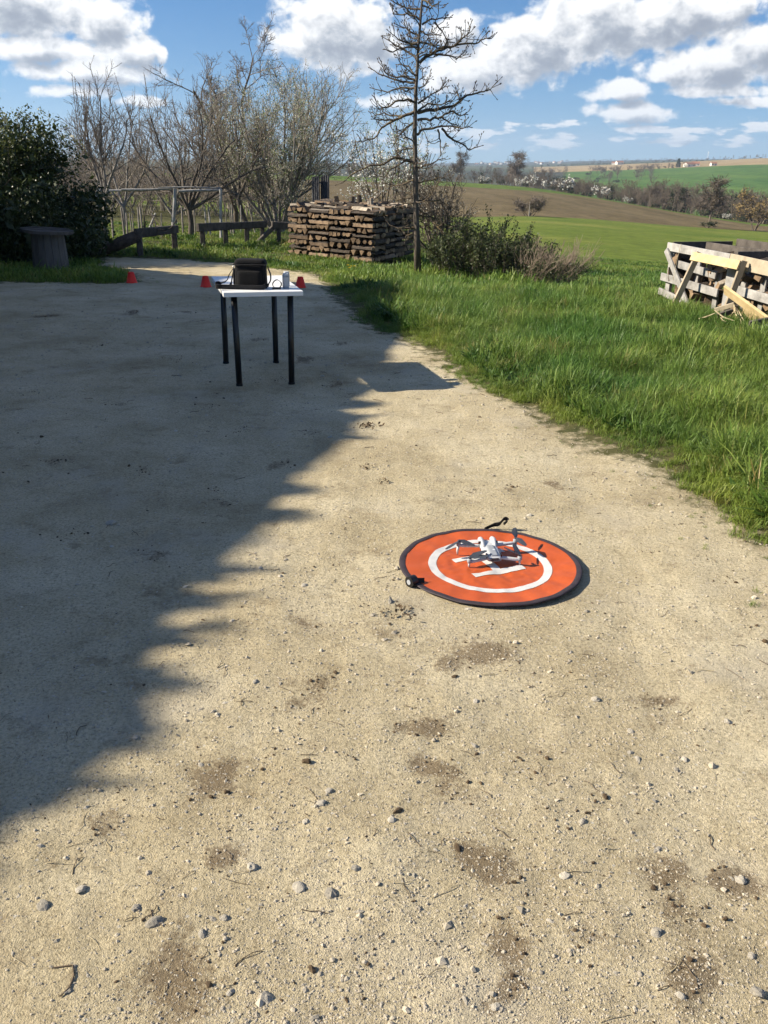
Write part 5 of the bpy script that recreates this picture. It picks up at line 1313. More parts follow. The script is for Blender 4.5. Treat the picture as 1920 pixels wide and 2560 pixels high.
        tag(obj('metal_sheet', V, F, mat('dark_sheet', (.035, .036, .042), (.06, .06, .065), 3, .7)), lb, 'sheet', 'dark sheets behind the woodpile')
rails()

# --- wooden cable drum in front of the dark bush
def drum():
    c = unz(128, 664, .05); c = np.array([c[0], c[1], gz1(c[0], c[1])])
    root = empty('cable_drum', c, 'old wooden cable drum used as a table before the dark bush', 'drum')
    tilt = np.array([.05, 0, 0])
    def disc(z, r, t, name, ang, tl):
        n = 8
        root2 = None
        for i in range(n):                   # planks of the disc
            y0, y1 = -r + 2 * r * i / n + .004, -r + 2 * r * (i + 1) / n - .004
            pr = []
            for y in (y0, (y0 + y1) / 2, y1): pr.append((math.sqrt(max(r * r - y * y, .0004)), y))
            poly = [(-x, y) for x, y in pr] + [(x, y) for x, y in pr[::-1]]
            ca, sa = math.cos(ang), math.sin(ang); V = []; F = []
            dz = rng.uniform(-.004, .004)
            for zz in (z + dz, z + t + dz):
                for (x, y) in poly:
                    X, Y_ = ca * x - sa * y, sa * x + ca * y; V.append(c + (X, Y_, zz - X * tl))
            F.append(tuple(range(6))[::-1]); F.append(tuple(range(6, 12)))
            for q in range(6): F.append((q, (q + 1) % 6, 6 + (q + 1) % 6, 6 + q))
            obj(name, V, F, M_WOOD_D, root)
    disc(.0, .38, .045, 'base_plank', .35, 0.0); disc(.60, .39, .045, 'top_plank', .3, .06)
    n = 15
    for i in range(n):
        a0 = 2 * math.pi * i / n; w = 2 * math.pi / n * .5 * .94; V = []
        for (z, r) in ((.045, .275), (.60, .245)):
            for (da, dr) in ((-w, 0), (w, 0), (w, -.03), (-w, -.03)): V.append(c + ((r + dr) * math.cos(a0 + da), (r + dr) * math.sin(a0 + da), z))
        obj('stave', V, [(0, 3, 2, 1), (4, 5, 6, 7), (0, 1, 5, 4), (1, 2, 6, 5), (2, 3, 7, 6), (3, 0, 4, 7)], mat('stave_wood', (.07, .064, .058), (.15, .138, .125), 9, .9, .5, 40, stretch=(1, 1, .2)) if 'stave_wood' not in MATS else MATS['stave_wood'], root)
drum()

# ------------------------------------------------------------------ table and what stands on it
TX, TY, TYAW = -1.2217, 6.6482, 0.27558
ca_, sa_ = math.cos(TYAW), math.sin(TYAW)
TH = .735
def T3(a, b, z): return np.array([TX + a * ca_ - b * sa_, TY + a * sa_ + b * ca_, z])
tu, tv, tz = np.array([ca_, sa_, 0]), np.array([-sa_, ca_, 0]), np.array([0, 0, 1.0])
def table():
    c = T3(.3, .5, 0)
    root = empty('table', (c[0], c[1], 0), 'white rectangular table on four black tubular legs standing in the shade', 'table')
    V, F = box_vf(T3(.3, .5, TH - .017), tu * .3, tv * .5, tz * .017, .002); obj('tabletop', V, F, M_WHITE, root)
    for (a, b, da, db) in ((.085, .085, .012, -.008), (.515, .085, -.006, -.008), (.085, .915, -.005, 0), (.515, .915, .0, 0)):
        top = T3(a, b, TH - .034); bot = T3(a + da, b + db, gz1(*T3(a, b, 0)[:2]) + .004)
        leg = obj('leg', *tube_vf([bot, top], .024, 20), M_BLACK, root, False)
        for p in leg.data.polygons: p.use_smooth = len(p.vertices) == 4
        obj('foot_cap', *tube_vf([bot - (0, 0, .006), bot + (0, 0, .012)], .027, 16), M_BLACK, leg if False else root)
        V, F = tube_vf([top - (0, 0, .006), top], .045, 20); obj('mounting_plate', V, F, M_BLACK, root)
table()
def rbox(c, hx, hy, hz, r, ax=(tu, tv, tz), n=5, taper=0.0, bulge=0.0):
    """box with rounded edges; taper narrows the top, bulge swells the sides"""
    V = []; F = []; ix = {}
    h = np.array([hx, hy, hz])
    for face in range(6):
        k = face // 2; s = 1 if face % 2 else -1; a, b = [(1, 2), (2, 0), (0, 1)][k]
        g = np.linspace(-1, 1, 2 * n + 1); idx = []
        for u in g:
            for v in g:
                p = np.zeros(3); p[k] = s; p[a] = u; p[b] = v
                key = tuple(np.round(p, 4))
                if key not in ix:
                    q = p * h; inner = np.clip(q, -(h - r), h - r); d = q - inner; l = np.linalg.norm(d)
                    q = inner + d / l * r if l > 1e-9 else q
                    q = q.copy(); f = 1 - taper * (q[2] / hz * .5 + .5); q[0] *= f; q[1] *= f
                    if bulge: q[1] *= 1 + bulge * (1 - (q[2] / hz) ** 2) * (1 - (q[0] / hx) ** 2)
                    ix[key] = len(V); V.append(np.asarray(c) + ax[0] * q[0] + ax[1] * q[1] + ax[2] * q[2])
                idx.append(ix[key])
        m = 2 * n + 1
        for i in range(m - 1):
            for j in range(m - 1):
                q = (idx[i * m + j], idx[(i + 1) * m + j], idx[(i + 1) * m + j + 1], idx[i * m + j + 1]); F.append(q if s > 0 else q[::-1])
    return np.array(V), F
def ribbon(pts, wdir, w, t):
    pts = np.asarray(pts, float); n = len(pts); V = []; F = []
    wd = np.asarray(wdir, float)
    for i in range(n):
        d = nrm(pts[min(i + 1, n - 1)] - pts[max(i - 1, 0)]); W_ = wd[i] if wd.ndim == 2 else wd; W_ = nrm(W_ - d * W_.dot(d)); nn = np.cross(d, W_)
        for (a, b) in ((-1, -1), (1, -1), (1, 1), (-1, 1)): V.append(pts[i] + W_ * a * w / 2 + nn * b * t / 2)
    for i in range(n - 1):
        for j in range(4): F.append((i * 4 + j, i * 4 + (j + 1) % 4, i * 4 + 4 + (j + 1) % 4, i * 4 + 4 + j))
    F.append((3, 2, 1, 0)); F.append(tuple(4 * (n - 1) + j for j in range(4)))
    return np.array(V), F
def spline(P, n=8):
    P = np.asarray(P, float); out = []
    for i in range(len(P) - 1):
        p0, p1, p2, p3 = P[max(i - 1, 0)], P[i], P[i + 1], P[min(i + 2, len(P) - 1)]
        for t in np.linspace(0, 1, n, endpoint=False): out.append(.5 * (2 * p1 + (p2 - p0) * t + (2 * p0 - 5 * p1 + 4 * p2 - p3) * t * t + (3 * p1 - p0 - 3 * p2 + p3) * t ** 3))
    out.append(P[-1]); return np.array(out)
def bag():
    yaw = TYAW - .30; u = np.array([math.cos(yaw), math.sin(yaw), 0]); v = np.array([-math.sin(yaw), math.cos(yaw), 0])
    c = np.array([-1.055, 6.94, TH])
    root = empty('camera_bag', c, 'black fabric shoulder bag with its strap lying on the white table', 'bag')
    ax = (u, v, tz)
    V, F = rbox(c + tz * .097, .121, .064, .097, .03, ax, 6, .05, .12); obj('body', V, F, M_BAG, root, True)
    V, F = rbox(c + tz * .196, .122, .066, .022, .019, ax, 5, .10); lid = obj('lid', V, F, M_BAG, root, True)
    zp = [c + tz * .180 + u * a + v * b for a, b in ((-.119, .04), (-.121, -.05), (-.105, -.066), (.105, -.066), (.121, -.05), (.119, .04))]
    obj('zip', *tube_vf(spline(zp, 4), .0035, 6), M_BAGTRIM, lid)
    V, F = rbox(c + tz * .075 - v * .07, .095, .014, .06, .012, ax, 4, .04); obj('front_pocket', V, F, M_BAG, root, True)
    V, F = rbox(c + tz * .085 - u * .125, .010, .045, .06, .009, ax, 3); obj('side_pocket', V, F, M_BAGTRIM, root, True)
    for s in (-1, 1):
        ring = [c + tz * (.150 + .014 * math.sin(a)) + u * s * (.130 + .004) + v * .012 * math.cos(a) for a in np.linspace(0, 6.28, 13)]
        obj('strap_ring', *tube_vf(ring, .0028, 6), M_STEEL if s < 0 else M_BLACK, root)
    P = [c + u * -.134 + tz * .145, c + u * -.165 - v * .01 + tz * .10, c + u * -.185 - v * .03 + tz * .055, c + u * -.235 - v * .04 + tz * .035, c + u * -.262 - v * .07 + tz * .03, c + u * -.24 - v * .105 + tz * .012, c + u * -.16 - v * .112 + tz * .018, c + u * -.06 - v * .112 + tz * .018,
         c + u * .03 - v * .112 + tz * .014, c + u * .10 - v * .10 + tz * .016, c + u * .148 - v * .05 + tz * .05, c + u * .152 - v * .01 + tz * .10, c + u * .134 + tz * .145]
    S_ = spline(P, 7); n = len(S_)
    wd = np.array([v * 1.0 + tz * .15 if i < n * .25 else (tz * 1.0 - v * .35 if i < n * .78 else v) for i in range(n)])
    for q in range(3): wd[1:-1] = (wd[:-2] + wd[1:-1] * 2 + wd[2:]) / 4
    S_[:, 2] = np.maximum(S_[:, 2], TH + .018)
    obj('strap', *ribbon(S_, wd, .038, .005), M_BAGTRIM, root)
    P = [c + u * -.134 + tz * .14 + v * .02, c + u * -.146 + v * .0 + tz * .08, c + u * -.15 - v * .03 + tz * .03, c + u * -.14 - v * .08 + tz * .02]
    obj('strap_end', *ribbon(spline(P, 6), v, .032, .004), M_BAGTRIM, root)
    return c
bag()
def gadgets():
    for k, (a, b, hx, hy, hz, lb) in enumerate([(-.793, 6.965, .0225, .034, .05, 'grey upright battery case at the front of the pair on the table'), (-.80, 7.085, .0215, .03, .05, 'grey battery case standing behind the front one on the table')]):
        c = np.array([a, b, TH])
        root = empty('battery_case', c, lb, 'case', 'battery cases on the table')
        V, F = rbox(c + tz * hz, hx, hy, hz, .006, n=3); obj('body', V, F, M_GREYPL, root, True)
        V, F = rbox(c + tz * (hz * 2 + .004), hx * .9, hy * .92, .007, .005, n=3); obj('cap', V, F, M_DRONE, root, True)
        V, F = box_vf(c + tz * (hz * 1.78) - tv * (hy + .0006), tu * hx * .8, tv * .001, tz * .0015); obj('seam', V, F, M_PROP, root)
    c = np.array([-.853, 6.90, TH]); u = tu
    root = empty('wrist_strap', c, 'small black strap loop standing beside the grey battery case', 'strap')
    pts = [c + u * (.030 * math.cos(a) * (1.0 + .1 * math.cos(2 * a))) + tz * (.036 + .033 * math.sin(a)) + tv * .004 * math.sin(2 * a) for a in np.linspace(-1.4, 4.7, 26)]
    obj('band', *ribbon(pts, tv, .024, .004), M_BAGTRIM, root)
    V, F = rbox(c + tz * .0065 - u * .004, .034, .016, .0065, .004, n=2); obj('buckle', V, F, M_BLACK, root)
    V, F = rbox(c + tz * .038 + u * .0335, .004, .011, .012, .003, n=2); obj('clip', V, F, M_BLACK, root)
gadgets()

# --- marker cones
def cones():
    for (x, y, lb) in ((284.5, 606.5, 'leftmost red marker cone beside the dark grass'), (444.5, 613.5, 'middle red marker cone left of the table'), (649, 613, 'rightmost red marker cone behind the table beside the grass')):
        p = unz(x * K59, y * K59); z = gz1(p[0], p[1]) ; p[2] = z
        root = empty('marker_cone', p, lb, 'cone', 'red marker cones')
        n = 28; prof = [(a * 1.12, b * 1.12) for a, b in [(.072, 0), (.074, .004), (.070, .010), (.066, .012), (.037, .128), (.034, .134), (.024, .135), (.024, .128), (.034, .122), (.06, .012)]]
        V = []; F = []
        for (r, h) in prof:
            for j in range(n): V.append(p + (r * math.cos(2 * math.pi * j / n), r * math.sin(2 * math.pi * j / n), h))
        for i in range(len(prof) - 1):
            for j in range(n): F.append((i * n + j, i * n + (j + 1) % n, (i + 1) * n + (j + 1) % n, (i + 1) * n + j))
        obj('shell', V, F, M_CONE, root, True)
        V, F = tube_vf([p + (0, 0, .001), p + (0, 0, .005)], .079, 28); obj('base_lip', V, F, M_CONE, root)
cones()

# ------------------------------------------------------------------ landing pad
def pad_z(x, y):
    dx, dy = x - PAD_C[0], y - PAD_C[1]; r = np.hypot(dx, dy) / PAD_R; a = np.arctan2(dy, dx)
    w = (fbm(x * 9 + 3, y * 9, 41, 3) - .5) * .026 + (fbm(x * 26, y * 26, 51, 2) - .5) * .007
    rad = .009 * np.sin(a * 17 + 3 * fbm(x * 3, y * 3, 5, 2)) * np.clip((r - .62) / .3, 0, 1) * (.35 + fbm(a * 2 + 9, a * 0 + 1, 8, 2))
    edge = .007 * np.clip((r - .55) / .4, 0, 1) + .008 * np.clip((r - .6) / .4, 0, 1) * np.clip(-dy / PAD_R * .3 + dx / PAD_R * .9, 0, 1)
    return .007 + (w + rad) * np.clip(1.12 - r, 0.1, 1) + edge
def pad():
    root = empty('landing_pad', (PAD_C[0], PAD_C[1], 0), 'round orange landing pad with white ring and letter H on the sand', 'landing pad')
    M_OR = mat('orange_nylon', (.40, .068, .013), (.49, .092, .019), 9, .5, .25, 35, spec=.35, transl=.0)
    M_PW = mat('white_print', (.50, .49, .47), (.60, .59, .57), 14, .55, .25, 35)
    M_RIM = mat('rim_binding', (.030, .022, .026), (.055, .042, .047), 30, .6, .3, 300)
    def poly_disc(r0, r1, nr, na, lift, name, m):
        rr = np.linspace(r0, r1, nr); aa = np.linspace(0, 2 * math.pi, na, endpoint=False)
        Rr, A = np.meshgrid(rr, aa, indexing='ij'); X = PAD_C[0] + Rr * np.cos(A); Y = PAD_C[1] + Rr * np.sin(A); Z = pad_z(X, Y) + lift
        V = np.stack([X, Y, Z], -1).reshape(-1, 3); i, j = np.meshgrid(np.arange(nr - 1), np.arange(na), indexing='ij'); j2 = (j + 1) % na
        F = np.stack([i * na + j, (i + 1) * na + j, (i + 1) * na + j2, i * na + j2], -1).reshape(-1, 4)
        return obj(name, V, F, m, root, True)
    poly_disc(.0005, .381, 60, 200, 0, 'fabric', M_OR)
    c0 = PAD_C.copy(); poly_disc(.236, .272, 6, 200, .0016, 'ring_marking', M_PW)
    # letter H
    ang = math.atan2(.107, .228); d = np.array([math.cos(ang), math.sin(ang)]); nrm2 = np.array([-d[1], d[0]]); cc = np.array([.468, 3.540]); hw = .019
    def strip(p, q, w, name):
        p, q = np.array(p), np.array(q); L_ = np.linalg.norm(q - p); e = (q - p) / L_; m = np.array([-e[1], e[0]]); n1, n2 = int(L_ / .008), 5; V = []; F = []
        for i in range(n1 + 1):
            for j in range(n2 + 1):
                P = p + e * L_ * i / n1 + m * w * (2 * j / n2 - 1); V.append((P[0], P[1], float(pad_z(P[0], P[1])) + .0018))
        for i in range(n1):
            for j in range(n2): k = i * (n2 + 1) + j; F.append((k, k + n2 + 1, k + n2 + 2, k + 1))
        return V, F
    parts = []
    for s in (-1, 1):
        m = cc + nrm2 * .087 * s; parts.append(strip(m - d * .128, m + d * .128, hw, ''))
    parts.append(strip(cc - nrm2 * .068, cc + nrm2 * .068, hw, ''))
    V, F = join([(np.array(v), f) for v, f in parts]); obj('letter_h', V, F, M_PW, root, True)
    aa = np.linspace(0, 2 * math.pi, 160, endpoint=False); V = []; F = []
    prof = [(.374, .0015), (.378, .003), (.394, .0035), (.3995, .002), (.401, -.001), (.398, -.004), (.386, -.004)]
    for a in aa:
        z = float(pad_z(PAD_C[0] + .39 * math.cos(a), PAD_C[1] + .39 * math.sin(a)))
        for (r, dz) in prof: V.append((PAD_C[0] + r * math.cos(a), PAD_C[1] + r * math.sin(a), max(.001, z + dz)))
    k = len(prof); n = len(aa)
    for i in range(n):
        for j in range(k - 1): F.append((i * k + j, ((i + 1) % n) * k + j, ((i + 1) % n) * k + j + 1, i * k + j + 1))
    obj('rim', V, F, M_RIM, root, True)
    # webbing loop at the far edge
    P = [(.485, 3.91, .016), (.50, 3.94, .012), (.535, 3.955, .022), (.56, 3.945, .034), (.585, 3.95, .058), (.60, 3.945, .052), (.58, 3.935, .036)]
    obj('strap_loop', *ribbon(spline(P, 6), (.2, -.35, .9), .022, .003), M_BAGTRIM, root)
    # folded peg and loop at the near left edge
    c = np.array([.122, 3.318, 0]); c[2] = .0
    P = [(.175, 3.33, .022), (.15, 3.32, .026), (.12, 3.31, .03)]
    strap = obj('peg_strap', *ribbon(spline(P, 5), (.3, .5, .8), .022, .003), M_BAGTRIM, root)
    V, F = tube_vf([c + (-.012, -.012, .024), c + (.012, .010, .024)], [.024, .024], 18); obj('peg_reel', V, F, M_BLACK, root)
    V, F = tube_vf([c + (-.014, -.014, .024), c + (.014, .012, .024)], [.011, .011], 12); obj('reel_hub', V, F, M_GREYPL, root)
pad()

# ------------------------------------------------------------------ drone
def drone():
    cx, cy = .478, 3.592; yaw = R(9); z0 = .0135
    f = np.array([-math.sin(yaw), math.cos(yaw), 0]); r = np.array([math.cos(yaw), math.sin(yaw), 0]); up = np.array([0, 0, 1.0])
    base = np.array([cx, cy, z0]); root = empty('drone', base, 'small pale grey quadcopter drone standing on the orange landing pad', 'drone')
    L = lambda x, y, z: base + r * x * 1.14 + f * y * 1.08 + up * (z * .76)
    ax = (r, f, up)
    # body: sections along the length (y, half width, bottom, top)
    secs = [(-.080, .020, .030, .046), (-.076, .027, .024, .052), (-.05, .031, .018, .058), (-.01, .033, .016, .066), (.035, .033, .018, .072), (.06, .031, .022, .070), (.074, .026, .028, .064), (.078, .018, .034, .056)]
    V = []; F = []; k = 16
    for (y, w, b, t) in secs:
        for j in range(k):
            a = 2 * math.pi * (j + .5) / k; ex = abs(math.cos(a)) ** .55 * math.copysign(1, math.cos(a)); ez = abs(math.sin(a)) ** .55 * math.copysign(1, math.sin(a))
            V.append(L(w * ex, y, (b + t) / 2 + (t - b) / 2 * ez))
    n = len(secs)
    for i in range(n - 1):
        for j in range(k): F.append((i * k + j, i * k + (j + 1) % k, (i + 1) * k + (j + 1) % k, (i + 1) * k + j))
    F.append(tuple(range(k))); F.append(tuple((n - 1) * k + j for j in range(k))[::-1])
    F = [q[::-1] for q in F]
    body = obj('body', V, F, M_DRONE, root, True)
    V, F = rbox(L(0, -.028, .0625), .0175, .045, .004, .0035, (r, nrm(f + up * .12), nrm(up - f * .12)), 3); obj('battery_cover', V, F, M_DRONE_D, root, True)
    for s in (-1, 1):                        # shoulders with the vision sensors
        V, F = tube_vf([L(s * .022, .006, .060), L(s * .024, .03, .072), L(s * .025, .052, .078), L(s * .024, .07, .076), L(s * .023, .078, .068)], [.006, .0105, .0135, .0125, .006], 12); sh = obj('sensor_shoulder', V, F, M_DRONE, root, True)
        V, F = tube_vf([L(s * .030, .036, .075), L(s * .0385, .034, .077)], [.0078, .0068], 14); obj('vision_sensor', V, F, M_LENS, root)
        V, F = box_vf(L(s * .0275, -.055, .050), r * .003, f * .012, up * .007); obj('side_vent', V, F, M_LENS, root)
    V, F = rbox(L(0, .088, .040), .016, .013, .014, .010, ax, 3); gm = obj('gimbal_camera', V, F, M_PROP, root, True)
    V, F = tube_vf([L(0, .10, .040), L(0, .104, .040)], .0085, 14); obj('lens', V, F, M_LENS, gm)
    V, F = box_vf(L(0, -.079, .040), r * .014, f * .003, up * .006); obj('rear_panel', V, F, M_PROP, root)
    # letters of the maker's mark on the battery
    cu = bpy.data.curves.new('maker_mark', 'FONT'); cu.body = 'dji'; cu.size = .013; cu.extrude = .0002; cu.align_x = 'CENTER'
    t = bpy.data.objects.new('maker_mark', cu); COL.objects.link(t); bpy.context.view_layer.update()
    me = bpy.data.meshes.new_from_object(t.evaluated_get(bpy.context.evaluated_depsgraph_get())); bpy.data.objects.remove(t)
    me.materials.clear(); me.materials.append(M_LOGO)
    o = link('maker_mark', me, root); o.location = r * 0 + f * -.058 + up * .0635; o.rotation_euler = (R(7), 0, yaw)
    def arm(x0, y0, z0_, x1, y1, z1, w):
        a, b = L(x0, y0, z0_), L(x1, y1, z1); d = nrm(b - a); side = nrm(np.cross(d, up)); u2 = np.cross(side, d)
        V, F = rbox((a + b) / 2, np.linalg.norm(b - a) / 2, w, w * .75, w * .5, (d, side, u2), 3); return obj('arm', V, F, M_DRONE, root, True)
    def motor(x, y, z, h, bl, tilt=0):
        a = L(x, y, z); m = obj('motor', *tube_vf([a, a + up * h * .3, a + up * h * .85, a + up * h], [.0085, .0105, .0105, .007], 14), M_DRONE_D, root, True)
        hub = a + up * (h + .002); obj('hub', *tube_vf([hub - up * .001, hub + up * .005], .0055, 10), M_PROP, m)
        for ang, ln, dr in bl:
            d = r * math.cos(ang) + f * math.sin(ang) + up * dr; d = nrm(d); s = nrm(np.cross(up, d)); V = []; F = []; ln = ln * 1.18
            st = [(0, .005, .5), (.12, .008, .45), (.3, .0145, .33), (.55, .0135, .22), (.8, .011, .14), (.95, .0075, .1), (1, .003, .1)]
            for (q, w, tw) in st:
                p = hub + up * .003 + d * ln * q; e = s * math.cos(tw) + up * math.sin(tw); nn = np.cross(d, e)
                for (aa, bb) in ((-.75, 0), (0, .0011), (1.25, 0), (0, -.0007)): V.append(p + e * w * aa + nn * bb)
            for i in range(len(st) - 1):
                for j in range(4): F.append((i * 4 + j, i * 4 + (j + 1) % 4, i * 4 + 4 + (j + 1) % 4, i * 4 + 4 + j))
            F.append((3, 2, 1, 0)); F.append(tuple(4 * (len(st) - 1) + j for j in range(4)))
            obj('propeller_blade', V, F, M_PROP, root)
    for s in (-1, 1):
        arm(s * .028, .042, .052, s * .112, .052, .054, .0085); arm(s * .026, -.055, .034, s * .098, -.072, .026, .0085)
        V, F = tube_vf([L(s * .116, .053, .052), L(s * .119, .053, .02), L(s * .118, .053, -.004)], [.0075, .0055, .0035], 8); obj('landing_leg', V, F, M_DRONE, root, True)
        V, F = tube_vf([L(s * .10, -.073, .024), L(s * .101, -.073, -.004)], [.006, .004], 8); obj('landing_leg', V, F, M_DRONE, root, True)
    motor(-.116, .053, .050, .022, [(R(205), .066, -.35), (R(-28), .066, -.18)])
    motor(.116, .053, .050, .022, [(R(75), .066, .25), (R(-70), .066, -.12)])
    motor(-.100, -.073, .022, .02, [(R(12), .072, .25), (R(-8), .07, .1)])
    motor(.100, -.073, .022, .02, [(R(95), .066, .3), (R(150), .066, .35)])
drone()

# ------------------------------------------------------------------ grass
def tuft(name, n, h0, h1, spread, w, m, bend=.5, leafy_=False):
    V = []; F = []; tone = []
    for i in range(n):
        a = rng.uniform(0, 6.28); r = spread * math.sqrt(rng.uniform()); h = rng.uniform(h0, h1); p = np.array([r * math.cos(a), r * math.sin(a), -.015])
        d = np.array([rng.normal() * .28, rng.normal() * .28, 1.0]); b = rng.uniform(.1, bend); ba = rng.uniform(0, 6.28); side = np.array([-math.sin(ba), math.cos(ba), 0]); out = np.array([math.cos(ba), math.sin(ba), 0])
        ww = w * rng.uniform(.7, 1.3); k = len(V); t0 = rng.uniform(.72, 1.2); st = [(0, .75), (.4, 1.0), (.75, .72), (1.0, .08)] if not leafy_ else [(0, .2), (.3, .35), (.6, 1.0), (1.0, .1)]
        for (q, wf) in st:
            c = p + nrm(d) * h * q * (1 - .18 * b * q) + out * h * b * q * q + np.array([0, 0, -h * b * .45 * q ** 3])
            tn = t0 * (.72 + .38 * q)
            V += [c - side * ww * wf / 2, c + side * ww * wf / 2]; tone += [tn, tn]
        for j in range(3): F.append((k + 2 * j, k + 2 * j + 1, k + 2 * j + 3, k + 2 * j + 2))
    me = mesh(name, V, F, m, smooth=True)
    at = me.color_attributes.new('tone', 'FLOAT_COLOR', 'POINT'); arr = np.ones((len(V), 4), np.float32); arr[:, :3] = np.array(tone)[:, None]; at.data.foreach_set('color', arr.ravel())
    return me
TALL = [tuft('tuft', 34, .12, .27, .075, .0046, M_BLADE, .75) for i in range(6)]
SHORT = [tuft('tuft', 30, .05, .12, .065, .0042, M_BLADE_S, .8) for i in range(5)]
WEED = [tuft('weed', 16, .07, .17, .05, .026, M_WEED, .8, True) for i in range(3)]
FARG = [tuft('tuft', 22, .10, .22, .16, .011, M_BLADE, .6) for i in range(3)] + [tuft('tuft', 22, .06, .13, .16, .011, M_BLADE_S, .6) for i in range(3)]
PR = TALL + SHORT + WEED + FARG                # 0-5, 6-10, 11-13, 14-16, 17-19
OBST = [(1.35, 15.05, .75), (2.2, 14.35, .4)]
def grass():
    def sample(n, d0, d1, a0, a1, pw):
        u = rng.uniform(size=n); d = (d0 ** pw + u * (d1 ** pw - d0 ** pw)) ** (1 / pw); a = np.radians(rng.uniform(a0, a1, n)); return d * np.sin(a), d * np.cos(a), d
    X, Y, D = [], [], []
    for args in ((30000, 3.0, 9.5, -2, 40, 1.6), (26000, 8.0, 17, -30, 34, 1.7), (16000, 12.5, 30, -30, 20, 1.5), (6000, 16, 30, -3, 32, 1.3), (5000, 1.2, 4, 35, 80, 1.6)):
        x, y, d = sample(*args); X.append(x); Y.append(y); D.append(d)
    x, y, d = (np.concatenate(q) for q in (X, Y, D))
    sdv = yard_sd(x, y) + (fbm(x * 2.3, y * 2.3, 71, 3) - .5) * .5 + (fbm(x * 9, y * 9, 75, 2) - .5) * .12
    patch = fbm(x * .9, y * .9, 81, 3)
    keep = (sdv > .02) & (rng.uniform(size=len(x)) < np.clip(.3 + sdv * 2.6, .15, 1)) & (rng.uniform(size=len(x)) < np.clip(.35 + 1.4 * patch, .5, 1))
    stray = (sdv > -.5) & (sdv <= .02) & (rng.uniform(size=len(x)) < .035 * np.clip(1 + sdv * 2, 0, 1))
    A = np.array([-2.10, 19.0]); B = np.array([-.30, 17.55]); e1 = (B - A) / np.linalg.norm(B - A)
    u = (x - A[0]) * e1[0] + (y - A[1]) * e1[1]; v = -(x - A[0]) * e1[1] + (y - A[1]) * e1[0]
    inst = (u > -.02) & (u < 2.5) & (v > .05) & (v < 2.0)
    keep = (keep | stray) & ~inst
    x, y, d, sdv, patch, stray = (q[keep] for q in (x, y, d, sdv, patch, stray))
    n = len(x)
    az = np.degrees(np.arctan2(x, y))
    # mown short along the lane, left behind the rails; long on the bank at the right
    longg = np.clip((sdv - .15) / .9, 0, 1) * np.clip((az + 1.5) / 4, .12, 1)
    longg = np.where((y > 14.2) & (az < 3), longg * .45, longg)
    far = d > 13.5
    isl = rng.uniform(size=n) < longg
    pick = np.where(isl, rng.integers(0, 6, n), rng.integers(6, 11, n))
    pick = np.where(far, np.where(isl, rng.integers(14, 17, n), rng.integers(17, 20, n)), pick)
    weedp = (fbm(x * .8 + 7, y * .8, 91, 3) > .54) & (rng.uniform(size=n) < .45) & (~stray) & (sdv > .3)
    pick = np.where(weedp, rng.integers(11, 14, n), pick)
    s = (.62 + .65 * patch) * rng.uniform(.75, 1.25, n) * np.where(stray, .45, 1) * np.clip(.55 + sdv * 1.2, .5, 1.08)
    s = np.where(far, s * np.clip(1.0 - (d - 15) / 26, .4, .95), s)
    # the bank is lumpy: taller cushions, lower hollows
    s *= (.45 + 1.1 * fbm(x * .75, y * .75, 95, 3)) * (.55 + .9 * fbm(x * 2.6, y * 2.6, 97, 2))
    z = gz(x, y) + .03 * np.clip((sdv - .02) / .5, 0, 1) * np.clip((16 - d) / 4, 0, 1)
    rot = np.stack([rng.normal(size=n) * .13, rng.normal(size=n) * .13 + .06, rng.uniform(0, 6.28, n)], -1)
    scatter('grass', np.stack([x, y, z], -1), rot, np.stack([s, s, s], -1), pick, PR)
    print('grass tufts', n)
grass()

# ------------------------------------------------------------------ gravel, stones and litter on the yard
def pebble(name, m, flat=.6, sub=1):
    V = [(1, 0, 0), (-1, 0, 0), (0, 1, 0), (0, -1, 0), (0, 0, 1), (0, 0, -1)]; F = [(0, 2, 4), (2, 1, 4), (1, 3, 4), (3, 0, 4), (2, 0, 5), (1, 2, 5), (3, 1, 5), (0, 3, 5)]
    V = [np.array(v, float) for v in V]
    for _ in range(int(sub)):
        mid = {}; G = []
        def md(a, b):
            k = (min(a, b), max(a, b))
            if k not in mid: mid[k] = len(V); V.append(nrm(V[a] + V[b]))
            return mid[k]
        for a, b, c in F:
            x, y, z = md(a, b), md(b, c), md(c, a); G += [(a, x, z), (x, b, y), (z, y, c), (x, y, z)]
        F = G
    V = np.array(V); k_ = rng.normal(size=(5, 3)); V *= 1 + .22 * np.clip(np.abs(V @ k_.T).max(1, keepdims=True) - 1.5, -.6, .8); V *= (1 + rng.normal(size=(len(V), 1)) * (.16 if sub < 2 else .09)); V *= np.array([rng.uniform(.8, 1.25), rng.uniform(.6, 1), flat * rng.uniform(.75, 1.2)])
    return mesh(name, V, F, m)
